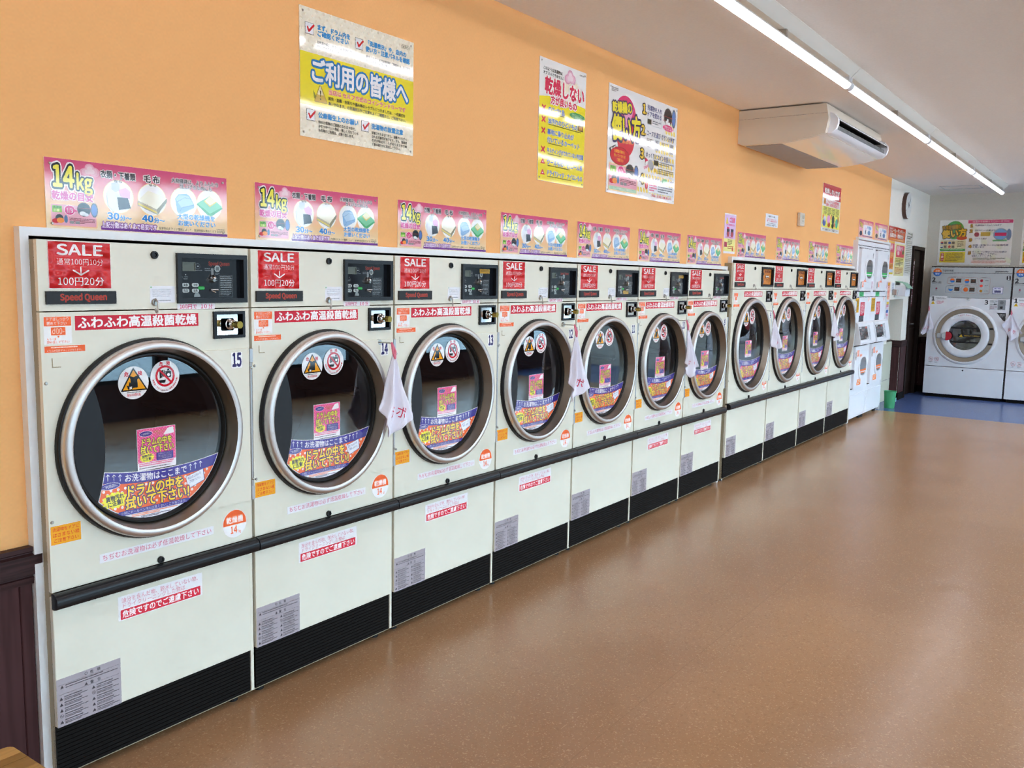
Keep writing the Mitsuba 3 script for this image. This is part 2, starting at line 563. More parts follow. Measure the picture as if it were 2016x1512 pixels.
struct("trim_5", cat([bx(13.975, 14.0, -0.44, 0.055, 0.79, 0.885, 0.004), bx(12.583, 12.945, 0.055, YW, 0.79, 0.885, 0.004), bx(13.765, 14.0, 0.055, YW, 0.79, 0.885, 0.004), bx(12.575, 12.6, 0.07, 0.545, 0.79, 0.885, 0.004)]), "dado_rail")
struct("baseboard_left", cat([bx(12.583, 12.945, 0.058, YW, 0, 0.1), bx(13.765, 14.0, 0.058, YW, 0, 0.1), bx(12.58, 12.6, 0.07, 0.545, 0, 0.1)]), "kick_black")
# the door of the back room
fr = sbox(12.95, 0, 13.76, 2.29).difference(sbox(13.0, -1, 13.71, 2.24))
struct("door_1__frame", ext(fr, 0.05, 0.2), "door_wood")
struct("door_1__leaf", cat([bx(13.003, 13.707, 0.10, 0.14, 0.012, 2.237, 0.004), bx(13.10, 13.60, 0.09, 0.1, 1.25, 2.08, 0.006), bx(13.10, 13.60, 0.09, 0.1, 0.2, 1.05, 0.006)]), "door_wood")
struct("door_1__lever", cat([bx(13.06, 13.105, 0.085, 0.10, 1.02, 1.25, 0.004), cyl((13.083, 0.085, 1.12), (13.083, 0.035, 1.12), 0.011), rod([(13.083, 0.035, 1.12), (13.21, 0.035, 1.12)], 0.011)]), "steel")
struct("door_1__lock", cyl((13.083, 0.1, 1.43), (13.083, 0.07, 1.43), 0.03), "steel")
pr = Print(0.085, 0.72, "#5a1720", 0.001)
for n, ch in enumerate("関係者以外立入禁止"):
    pr.text(ch, 0.012, 0.03 + 0.073 * n, None, 0.062, "#f2eeee", 1, 0.015)
put("door_1__sign", pr.ply("print_matte"), place(13.16, 0.088, 1.38))
tag("door_1", kind="structure")

# ------------------------------------------------------------------ ceiling lights
TL, TR = 2.6725, 0.027
x_end = 12.87


def lamp(xa, y, label, group):
    t = nm("ceiling_light")
    tag(t, label, "ceiling light", group)
    M = place(xa, y, 0)
    L = TL
    body = Polygon([(-0.02, 3.065), (0.02, 3.065), (0.072, ZC - 0.004), (0.076, ZC - 0.004), (0.076, ZC), (-0.076, ZC), (-0.076, ZC - 0.004), (-0.072, ZC - 0.004)])
    put(t + "__body", mikit.ply(extx(body, 0.004, L - 0.004), "lamp_body"), M)
    a = np.radians(np.linspace(-190, 10, 21))
    prof = np.stack([TR * np.cos(a), 3.015 + TR * np.sin(a)], 1)
    xs = np.linspace(0.04, L - 0.04, 5)
    v = np.array([[x, p[0], p[1]] for x in xs for p in prof])
    n = len(prof)
    f = []
    for i in range(len(xs) - 1):
        for j in range(n - 1):
            q = i * n + j
            f += [[q, q + 1, q + n + 1], [q, q + n + 1, q + n]]
    m = trimesh.Trimesh(v, np.array(f), process=False)
    if m.face_normals[20, 2] > 0:
        m.invert()
    put(t + "__tube", mikit.ply(m, "lamp_body", emitter={"type": "area", "radiance": {"type": "rgb", "value": list(TUBE)}}), M)
    b = np.radians(np.linspace(10, 170, 13))
    up = Polygon(np.stack([TR * np.cos(b), 3.015 + TR * np.sin(b)], 1))
    put(t + "__tube_back", mikit.ply(extx(up, 0.04, L - 0.04), "lamp_body"), M)
    for k, xx in enumerate((0.0, L - 0.042)):
        put(t + "__socket" + (f"_{k:03d}" if k else ""), mikit.ply(cat([cyl((xx + 0.001, 0, 3.015), (xx + 0.041, 0, 3.015), 0.03), bx(xx + 0.006, xx + 0.036, -0.016, 0.016, 3.02, 3.068)]), "lamp_socket", smooth=40), M)
    put(t + "__bracket", mikit.ply(bx(L * 0.5 - 0.01, L * 0.5 + 0.01, -0.03, 0.03, 3.025, 3.066, 0.003), "steel"), M)


for i in range(5, -1, -1):
    xa = x_end - TL * (i + 1)
    lamp(xa, -1.06, {5: "tube light of the near ceiling row behind the camera", 4: "tube light of the near ceiling row over the camera", 3: "long lit tube light cut off by the top edge of the picture",
                     2: "lit tube light above the front of the air conditioner", 1: "lit tube light second from the end wall", 0: "last lit tube light of the row, ending near the end wall"}[i], "tube lights in a row along the ceiling")
for r, y in enumerate((-2.49, -3.92, -5.35)):
    for i in range(6):
        lamp(x_end - TL * (i + 1), y, "tube light of the ceiling rows nearer the shop windows", "tube lights of the rows out of view")

# ceiling hatch
struct("trim_6", cat([bx(12.68, 13.14, -0.79, -0.775, ZC - 0.006, ZC), bx(12.68, 13.14, -0.285, -0.27, ZC - 0.006, ZC), bx(12.68, 12.695, -0.775, -0.285, ZC - 0.006, ZC), bx(13.125, 13.14, -0.775, -0.285, ZC - 0.006, ZC)]), "gray_metal")

# ------------------------------------------------------------------ the dryers
CACHE = {}


def once(key, make):
    if key not in CACHE:
        CACHE[key] = make()
    return CACHE[key]


RED, ORG, NAVY, YEL = "#c8152f", "#f0642a", "#2b2370", "#f3e21c"


def sale():
    def make():
        p = Print(0.205, 0.148, "#cf2026", 0.0008)
        p.frame(0, 0, 0.205, 0.148, "#e8dcdc", 0.0015, 1)
        p.text("SALE", 0.026, 0.004, 0.155, 0.044, "#f6f2f2", 1, 0.03)
        p.text("通常100円10分", 0.026, 0.052, 0.154, 0.023, "#f4e6e6", 1)
        p.rect(0.1015, 0.078, 0.0045, 0.022, "#f6f2f2", 1)
        p.line([(0.079, 0.09), (0.1038, 0.1045), (0.129, 0.09)], 0.005, "#f6f2f2", 2)
        p.text("100円20分", 0.026, 0.11, 0.155, 0.03, "#f6f2f2", 1, 0.01)
        return p.ply("print_laminate")
    return once("sale", make)


def fluffy(w):
    def make():
        p = Print(w, 0.046, RED, 0.0006)
        p.text("ふわふわ高温殺菌乾燥", 0.007, 0.003, w - 0.014, 0.039, "#fbf6f4", 1, 0.035)
        return p.ply("print_matte")
    return once(("fluffy", w), make)


def nameplate():
    def make():
        p = Print(0.23, 0.041, "#17181a", 0.008)
        p.text("Speed Queen", 0.042, 0.006, 0.156, 0.026, "#a8321f", 1, 0.055)
        return p.ply("print_matte")
    return once("nameplate", make)


def close_door():
    def make():
        p = Print(0.088, 0.087, "#f4f3f1", 0.0005)
        p.rect(0.001, 0.001, 0.086, 0.029, ORG, 1)
        p.text("ドアはしっかり", 0.007, 0.002, 0.074, 0.012, "#fff3ec", 2, 0.01)
        p.text("閉めて下さい", 0.009, 0.0155, 0.064, 0.0125, "#fff3ec", 2, 0.01)
        p.rect(0.022, 0.034, 0.046, 0.025, ORG, 1)
        p.text("d00-", 0.025, 0.034, 0.04, 0.024, "#fbd9c8", 2)
        p.circ(0.045, 0.0635, 0.0028, ORG, 1)
        p.text("もう一度", 0.008, 0.067, 0.03, 0.008, ORG, 1, 0.01)
        p.text("閉め直して下さい", 0.008, 0.076, 0.072, 0.0095, ORG, 1, 0.01)
        return p.ply("print_matte")
    return once("close", make)


def press_note():
    def make():
        p = Print(0.13, 0.02, ORG, 0.0005)
        p.greek(0.02, 0.002, 0.085, 0.008, 1, "#ffd9c6", 1, 4)
        p.text("ドラムが回転することがあります。", 0.006, 0.0105, 0.118, 0.008, "#ffe2d2", 1)
        return p.ply("print_matte")
    return once("press", make)


def number(n):
    def make():
        p = Print(0.05, 0.061, "#f6f6f4", 0.0006, rrect(0, 0.05, 0, 0.061, 0.006))
        w = 0.044 if n > 9 else 0.024
        p.text(str(n), 0.025 - w / 2, -0.004, w, 0.066, "#241d5e", 1, 0.045)
        return p.ply("print_matte")
    return once(("number", n), make)


def pinch():
    def make():
        p = Print(0.098, 0.061, "#f6a81c", 0.0006)
        p.text("洗濯物をドアに", 0.005, 0.005, 0.088, 0.014, "#e2471c", 1, 0.012)
        p.text("はさまない様", 0.005, 0.0225, 0.088, 0.015, "#e2471c", 1, 0.012)
        p.text("ご注意下さい", 0.008, 0.041, 0.082, 0.014, "#e2471c", 1, 0.012)
        return p.ply("print_matte")
    return once("pinch", make)


def shrink():
    def make():
        p = Print(0.447, 0.031, "#eeecee", 0.0006)
        p.text("ちぢむお洗濯物は必ず低温乾燥して下さい", 0.008, 0.004, 0.43, 0.0225, "#d97c92", 1, 0.005)
        return p.ply("print_matte")
    return once("shrink", make)


def oil():
    def make():
        p = Print(0.333, 0.086, "#f1eef0", 0.0006)
        p.text("油分を含んだ物、脱水していない物、", 0.012, 0.006, 0.315, 0.02, "#df8b9c", 1)
        p.text("ドライクリーニングした物は", 0.012, 0.026, 0.25, 0.02, "#df8b9c", 1)
        p.rect(0.008, 0.049, 0.317, 0.034, "#d32a3f", 1)
        p.text("危険ですのでご遠慮下さい", 0.014, 0.052, 0.305, 0.0275, "#fbf3f3", 2, 0.03)
        return p.ply("print_matte")
    return once("oil", make)


def kind_badge(kg):
    def make():
        r = 0.0545
        p = Print(2 * r, 2 * r, "#f7f5f4", 0.0006, Point(r, r).buffer(r, quad_segs=12))
        d = Point(r, r).buffer(r * 0.97, quad_segs=12)
        p.poly(d.intersection(sbox(0, 0, 2 * r, r * 1.08)), ORG, 1)
        p.text("乾燥機", r * 0.28, r * 0.46, r * 1.44, r * 0.52, "#fff1ea", 2, 0.03)
        p.text(str(kg), r * 0.6, r * 1.1, r * 0.62, r * 0.68, ORG, 1, 0.02)
        p.text("kg", r * 1.3, r * 1.5, r * 0.2, r * 0.26, ORG, 1)
        return p.ply("print_matte")
    return once(("badge", kg), make)


def caution():
    def make():
        p = Print(0.222, 0.164, "#a79ea4", 0.0006)
        k = "#3f3a40"
        p.circ(0.1, 0.011, 0.005, k, 1)
        p.circ(0.1, 0.011, 0.0036, "#a79ea4", 2)
        p.text("危", 0.113, 0.005, None, 0.012, k, 1, 0.02)
        p.text("険", 0.138, 0.005, None, 0.012, k, 1, 0.02)
        for y in (0.021, 0.054):
            p.rect(0.006, y, 0.21, 0.0007, k, 1)
        p.poly([(0.012, 0.034), (0.018, 0.024), (0.024, 0.034)], k, 1)
        p.greek(0.03, 0.024, 0.13, 0.006, 1, k, 1, 2)
        p.greek(0.03, 0.032, 0.18, 0.005, 1, k, 1, 3)
        p.poly([(0.093, 0.052), (0.099, 0.042), (0.105, 0.052)], k, 1)
        p.text("警", 0.113, 0.041, None, 0.012, k, 1, 0.02)
        p.text("告", 0.138, 0.041, None, 0.012, k, 1, 0.02)
        for i in range(10):
            x, y = (0.008, 0.062 + 0.02 * (i % 5)) if i < 5 else (0.118, 0.062 + 0.02 * (i % 5))
            if i in (3, 6):
                p.frame(x, y, 0.012, 0.012, k, 0.0013, 1, 0.0058)
                p.line([(x + 0.003, y + 0.003), (x + 0.009, y + 0.009)], 0.0013, k, 2)
            else:
                p.poly([(x, y + 0.012), (x + 0.006, y + 0.001), (x + 0.012, y + 0.012)], k, 1)
            p.greek(x + 0.016, y, 0.06, 0.0065, 1, k, 1, 10 + i)
            p.greek(x + 0.016, y + 0.0075, 0.08, 0.009, 2, k, 1, 30 + i)
        return p.ply("print_matte")
    return once("caution", make)


def fire_badge():
    def make():
        r = 0.0565
        p = Print(2 * r, 2 * r, "#f2f2f2", 0.0005, Point(r, r).buffer(r, quad_segs=16))
        p.text("危", r * 0.4, r * 0.3, None, r * 0.3, "#cc2030", 1, 0.03)
        p.text("険", r * 1.28, r * 0.3, None, r * 0.3, "#cc2030", 1, 0.03)
        a = [(r * 1.0, r * 0.12), (r * 1.86, r * 1.46), (r * 0.2, r * 1.46)]
        p.poly(Polygon(a).buffer(r * 0.03), "#1a1a1a", 2)
        p.poly(Polygon(a).buffer(-r * 0.05), "#f0a019", 3)
        p.poly([(r * 0.7, r * 0.58), (r * 0.86, r * 0.6), (r * 1.0, r * 0.66), (r * 1.14, r * 0.6), (r * 1.36, r * 0.56), (r * 1.36, r * 0.74), (r * 1.24, r * 0.78), (r * 1.26, r * 1.3), (r * 0.8, r * 1.3), (r * 0.8, r * 0.76)], "#1a1a1a", 4)
        p.poly([(r * 0.62, r * 1.38), (r * 0.54, r * 1.12), (r * 0.66, r * 1.18), (r * 0.72, r * 0.92), (r * 0.86, r * 1.1), (r * 0.94, r * 1.02), (r * 0.98, r * 1.24), (r * 0.88, r * 1.4)], "#1a1a1a", 5)
        p.poly([(r * 0.7, r * 1.38), (r * 0.72, r * 1.2), (r * 0.8, r * 1.26), (r * 0.86, r * 1.18), (r * 0.88, r * 1.36)], "#f2f2f2", 6)
        p.greek(r * 0.55, r * 1.55, r * 0.9, r * 0.09, 1, "#666666", 1, 2)
        p.text("発火の恐れ有", r * 0.55, r * 1.64, r * 0.9, r * 0.19, "#cc2030", 1, 0.02)
        return p.ply("print_gloss")
    return once("fire", make)


def oil_badge():
    def make():
        r = 0.057
        p = Print(2 * r, 2 * r, "#f2f2f2", 0.0005, Point(r, r).buffer(r, quad_segs=16))
        p.text("危", r * 0.62, r * 0.06, None, r * 0.26, "#cc2030", 1, 0.03)
        p.text("険", r * 1.1, r * 0.06, None, r * 0.26, "#cc2030", 1, 0.03)
        p.poly(Polygon([(r * 0.62, r * 0.62), (r * 0.9, r * 0.6), (r * 0.72, r * 0.98), (r * 0.88, r * 1.0), (r * 0.64, r * 1.1)]), "#1a1a1a", 2)
        p.text("油", r * 0.72, r * 0.6, None, r * 0.42, "#1a1a1a", 2, 0.03)
        p.poly(Polygon([(r * 0.52, r * 1.2), (r * 1.05, r * 1.2), (r * 0.98, r * 1.38), (r * 0.6, r * 1.38)]), "#1a1a1a", 2)
        p.rect(r * 1.16, r * 0.52, r * 0.14, r * 0.12, "#1a1a1a", 2)
        p.poly(rrect(r * 1.06, r * 1.42, r * 0.66, r * 1.06, r * 0.08), "#1a1a1a", 2)
        p.circ(r * 1.24, r * 0.9, r * 0.1, "#f2f2f2", 3)
        ring = Point(r, r * 0.96).buffer(r * 0.66, quad_segs=14)
        p.poly(ring.difference(ring.buffer(-r * 0.13)), "#cc2030", 4)
        p.line([(r * 0.55, r * 0.52), (r * 1.45, r * 1.4)], r * 0.12, "#cc2030", 5)
        for i, ch in enumerate("食用油・アロマオイル・美容油等の付着"):
            a = math.radians(222 + i * 5.6)
            p.text(ch, r - r * 0.82 * math.cos(math.radians(12 + i * 9.2)) - r * 0.06, r + r * 0.82 * math.sin(math.radians(12 + i * 9.2)) - r * 0.06, r * 0.12, r * 0.13, "#cc2030", 1, 0.02, rot=-(90 - (12 + i * 9.2)))
        p.greek(r * 0.7, r * 1.84, r * 0.6, r * 0.08, 1, "#777777", 1, 5)
        return p.ply("print_gloss")
    return once("oilb", make)


def dots(p, shape, x0, y0, x1, y1, pitch, r, col, L):
    i = 0
    y = y0
    while y < y1:
        x = x0 + (pitch / 2 if i % 2 else 0)
        while x < x1:
            q = Point(x, y).buffer(r, quad_segs=3)
            if shape.contains(q):
                p.poly(q, col, L)
            x += pitch
        y += pitch * 0.5
        i += 1


def wipe_poster():
    def make():
        w, h = 0.15, 0.147
        p = Print(w, h, "#f3eef2", 0.0005)
        p.rect(0.0015, 0.0015, w - 0.003, 0.118, "#e84a8c", 1)
        dots(p, sbox(0.002, 0.002, w - 0.002, 0.118), 0.005, 0.005, w, 0.118, 0.011, 0.0017, "#f7c6da", 2)
        p.poly(ellipse(0.034, 0.019, 0.025, 0.0105), "#f0d5e6", 3)
        p.poly(ellipse(0.034, 0.019, 0.0235, 0.009), "#3a2b86", 4)
        p.text("ご利用前に", 0.014, 0.0145, 0.04, 0.0095, "#f1edf7", 5, rot=8)
        p.text("店内のふきんを", 0.063, 0.01, 0.05, 0.0085, "#b59a2a", 3, rot=4)
        p.text("ご利用下さい。", 0.07, 0.019, 0.045, 0.0085, "#b59a2a", 3, rot=4)
        p.poly([(0.112, 0.016), (0.118, 0.008), (0.14, 0.004), (0.144, 0.028), (0.1, 0.031), (0.105, 0.024)], "#f6f3f4", 4)
        for s, y, x, ww in (("トラムの中を".replace("ト", "ド"), 0.034, 0.013, 0.123), ("拭いて下さい", 0.061, 0.012, 0.13)):
            p.text(s, x, y, ww, 0.0285, "#f6e84a", 5, 0.03, out=(("#3a2b50", 0.07),))
        p.poly(star(0.036, 0.103, 0.03, 0.018), "#f7ee3a", 7)
        p.text("異物汚れ", 0.016, 0.0915, 0.04, 0.011, "#2b2340", 8, 0.03, rot=6)
        p.text("に注意!", 0.02, 0.103, 0.034, 0.011, "#2b2340", 8, 0.03, rot=6)
        p.rect(0.072, 0.091, 0.066, 0.028, "#3a2b86", 7, 0.003)
        for i, q in enumerate(("※特にボールペン", "汚れは見えない", "ことがあります")):
            p.text(q, 0.078, 0.0925 + 0.0085 * i, 0.054, 0.0075, "#e9e6f4", 8)
        p.greek(0.006, 0.122, 0.136, 0.013, 2, "#e0457c", 1, 7, 0.95)
        p.greek(0.006, 0.138, 0.12, 0.005, 1, "#55506a", 1, 8)
        return p.ply("print_gloss")
    return once("wipe", make)


RG = 0.286       # glass radius of the 14 kg door


def recess_arc(grow=0.0):
    return Point(-0.763, 0.0).buffer(0.585 + grow, quad_segs=64)


def fill_line(scheme):
    """The fan-shaped sticker low on the glass; sheet origin at (-0.29, -0.08) of the door's centre."""
    org, tip = (ORG, "#f3e21c") if scheme == 0 else ("#e0487f", "#f0a52a")

    def make():
        ox, oz, W, H = 0.29, -0.08, 0.58, 0.21

        def sh(g):                                     # door coordinates -> sheet (x right, y down)
            return affinity.affine_transform(g, [1, 0, 0, -1, ox, oz])
        disc = Point(0, 0).buffer(0.2825, quad_segs=32)
        ctr = Point(0.04, 1.044)
        R = 1.16
        shape = disc.difference(ctr.buffer(R, quad_segs=128)).difference(recess_arc(0.002)).intersection(sbox(-1, -1, 1, 0))
        inner = shape.buffer(-0.0025)
        base = affinity.affine_transform(sh(shape), [1, 0, 0, -1, 0, H])
        p = Print(W, H, "#f1eff4", 0.0005, base)
        band = inner.intersection(ctr.buffer(R + 0.04, quad_segs=128))
        p.poly(sh(band), "#33288a", 1)
        field = inner.difference(ctr.buffer(R + 0.04, quad_segs=128)).intersection(sbox(-1, -0.243, 1, 1))
        p.poly(sh(field), org, 1)
        dots(p, sh(field), 0.05, 0.03, W, 0.2, 0.026, 0.0052, "#f7e9e2", 2)

        def at(X, d):                                  # on the arc, d below the top edge
            z = 1.044 - math.sqrt((R + d) ** 2 - (X - 0.04) ** 2)
            return X + ox, oz - z, math.degrees(math.asin((X - 0.04) / (R + d)))
        for X in (-0.172, -0.150, -0.128, 0.145, 0.166, 0.188):
            x, y, a = at(X, 0.019)
            p.rect(x - 0.0011, y - 0.010, 0.0022, 0.022, "#f4f2f8", 2)
            p.line([(x - 0.0055, y - 0.005), (x, y - 0.011), (x + 0.0055, y - 0.005)], 0.0022, "#f4f2f8", 3)
        s = "お洗濯物はここまで"
        for i, ch in enumerate(s):
            X = -0.099 + i * 0.0272
            x, y, a = at(X, 0.021)
            p.text(ch, x - 0.0138, y - 0.0145, 0.0276, 0.029, "#f6f4f8", 2, 0.02, rot=a)
        p.poly(ellipse(0.125, 0.066, 0.037, 0.0125), "#f0eef6", 3)
        p.poly(ellipse(0.125, 0.066, 0.035, 0.0108), "#33288a", 4)
        p.text("ご利用前に", 0.097, 0.0595, 0.056, 0.0135, "#f4f2f8", 5, 0.01, rot=6)
        p.poly(star(0.142, 0.117, 0.052, 0.031), "#f7ee2c", 4)
        p.text("異物汚れ", 0.108, 0.0985, 0.066, 0.0195, "#231a3e", 5, 0.03, rot=6)
        p.text("に注意!", 0.113, 0.1175, 0.056, 0.0195, "#231a3e", 5, 0.03, rot=6)
        for q, x, y, w in (("ドラムの中を", 0.178, 0.0735, 0.228), ("拭いて下さい!", 0.178, 0.1145, 0.252)):
            p.text(q, x, y, w, 0.0455, "#ffd52e", 6, 0.035, out=(("#f0702a", 0.105), ("#3a2b6a", 0.075)) if scheme == 0 else (("#f0702a", 0.105), ("#3a2b6a", 0.075)))
        p.poly(Polygon([(0.415, 0.083), (0.489, 0.063), (0.495, 0.107), (0.424, 0.131)]), "#3d3f86", 3)
        p.poly(Polygon([(0.4155, 0.084), (0.487, 0.065), (0.492, 0.106), (0.425, 0.1285)]), "#eef1f8", 4)
        p.text("店内のふきんを", 0.422, 0.079, 0.058, 0.0115, "#33288a", 5, rot=14)
        p.text("ご利用ください。", 0.426, 0.093, 0.058, 0.0115, "#33288a", 5, rot=14)
        p.rect(0.15, 0.1615, 0.28, 0.0155, "#33288a", 9, 0.0077)
        p.text("※特にボールペン汚れは見えないことがあります。", 0.16, 0.163, 0.262, 0.0125, "#f1eff8", 10)
        p.greek(0.2, 0.180, 0.18, 0.011, 2, "#ef7a4a", 2, 5, 0.6)
        p.greek(0.235, 0.1915, 0.115, 0.0085, 2, "#33305a", 2, 6, 0.6)
        return p.ply("print_gloss")
    return once(("fill", scheme), make)


def control(label_at):
    """The face of the 14 kg control panel; label_at: '', 'top' or 'low' for the orange label some carry."""
    w, h = 0.262, 0.146

    def make():
        p = Print(w, h, "#14171d", 0.002)
        g, t = "#9ca6a6", "#6f777b"
        p.circ(0.079, 0.028, 0.0105, t, 1)
        p.circ(0.079, 0.028, 0.0094, "#14171d", 2)
        p.rect(0.076, 0.0265, 0.007, 0.003, "#c8ced0", 3)
        p.greek(0.068, 0.041, 0.03, 0.005, 1, t, 1, 2)
        if label_at != "top":
            p.text("Speed Queen", 0.124, 0.008, 0.092, 0.018, "#8f2f22", 1, 0.05)
        p.greek(0.108, 0.034, 0.026, 0.0125, 2, t, 1, 3, 1.0)
        p.rect(0.135, 0.034, 0.0105, 0.034, "#7d8486", 1)
        p.circ(0.162, 0.035, 0.0125, g, 1)
        p.rect(0.1555, 0.029, 0.013, 0.0125, "#5d6668", 2)
        p.greek(0.152, 0.051, 0.019, 0.008, 2, t, 1, 4)
        p.greek(0.148, 0.071, 0.014, 0.011, 2, t, 1, 5, 1.0)
        p.rect(0.136, 0.085, 0.003, 0.022, "#050506", 1)
        p.frame(0.168, 0.059, 0.06, 0.08, t, 0.001, 1, 0.003)
        p.greek(0.173, 0.063, 0.05, 0.073, 11, "#8b9396", 1, 6, 0.8, 0.5)
        for x in (0.0085, 0.0285):
            p.circ(x + 0.0, 0.059, 0.0018, "#d4dadb", 1)
            p.greek(x - 0.006, 0.065, 0.016, 0.005, 1, t, 1, 7)
        p.greek(0.02, 0.072, 0.017, 0.005, 1, t, 1, 8)
        if label_at == "top":
            p.rect(0.148, 0.006, 0.085, 0.022, "#c79a3a", 2)
            p.greek(0.153, 0.01, 0.075, 0.014, 2, "#7a5a1c", 3, 9, 1.0)
        if label_at == "low":
            p.rect(0.1, 0.117, 0.075, 0.022, "#c79a3a", 2)
            p.greek(0.105, 0.121, 0.065, 0.014, 2, "#7a5a1c", 3, 9, 1.0)
        p.poly([(0.066, 0.113), (0.071, 0.111), (0.075, 0.113), (0.078, 0.122), (0.086, 0.131), (0.087, 0.138), (0.061, 0.138), (0.062, 0.13), (0.067, 0.123)], "#8f9a9b", 1)
        return p.ply("print_gloss")
    return once(("control", label_at), make)


def button(s):
    def make():
        p = Print(0.028, 0.0145, "#b4bebd", 0.004, rrect(0, 0.028, 0, 0.0145, 0.007))
        p.text(s, 0.0055, 0.0025, 0.017, 0.0095, "#3a4042", 1, 0.03)
        return p.ply("print_matte")
    return once(("button", s), make)


def control25():
    def make():
        w, h = 0.262, 0.137
        p = Print(w, h, "#c8772b", 0.002)
        p.rect(0.004, 0.004, 0.254, 0.129, "#cf7d30", 1)
        p.text("乾燥機", 0.09, 0.008, 0.15, 0.026, "#7a3a14", 2, 0.04)
        p.rect(0.012, 0.034, 0.07, 0.02, "#3a2f2a", 2)
        p.greek(0.1, 0.04, 0.14, 0.02, 2, "#8a4a1c", 2, 4)
        p.circ(0.055, 0.11, 0.019, "#4a5f8a", 2)
        p.circ(0.032, 0.098, 0.013, "#9a8a4a", 2)
        p.rect(0.015, 0.118, 0.03, 0.014, "#b44a22", 3)
        p.line([(0.14, 0.096), (0.185, 0.092)], 0.005, "#5a2d14", 2)
        p.line([(0.16, 0.1), (0.165, 0.118)], 0.005, "#5a2d14", 2)
        p.greek(0.19, 0.08, 0.06, 0.045, 5, "#8a4a1c", 2, 6)
        return p.ply("print_matte")
    return once("control25", make)


def paper_note():
    def make():
        p = Print(0.096, 0.057, "#e6e8ee", 0.0006)
        p.greek(0.008, 0.012, 0.075, 0.028, 4, "#a9b0ba", 1, 3, 0.9, 0.35)
        p.greek(0.03, 0.048, 0.05, 0.005, 1, "#7d868f", 1, 4)
        p.circ(0.004, 0.004, 0.0025, "#5fae5a", 1)
        return p.ply("print_matte")
    return once("note", make)


def price():
    def make():
        p = Print(0.155, 0.02, "#efeaee", 0.0006)
        p.text("100円で", 0.008, 0.001, 0.072, 0.0185, "#d8557c", 1, 0.02)
        p.text("10", 0.094, 0.001, 0.028, 0.0185, "#d8557c", 1, 0.02)
        p.text("分", 0.128, 0.001, 0.018, 0.0185, "#d8557c", 1, 0.02)
        return p.ply("print_matte")
    return once("price", make)


# measures of the two kinds: pitch, width, top, seam under the head, drawer seam, kick top, door centre, radius factor
KIND = {14: dict(W=0.80, zt=1.79, zs=1.566, zd=0.662, zk=0.205, cx=0.384, cz=1.121, k=1.0),
        25: dict(W=0.985, zt=1.857, zs=1.64, zd=0.676, zk=0.212, cx=0.462, cz=1.152, k=1.185)}


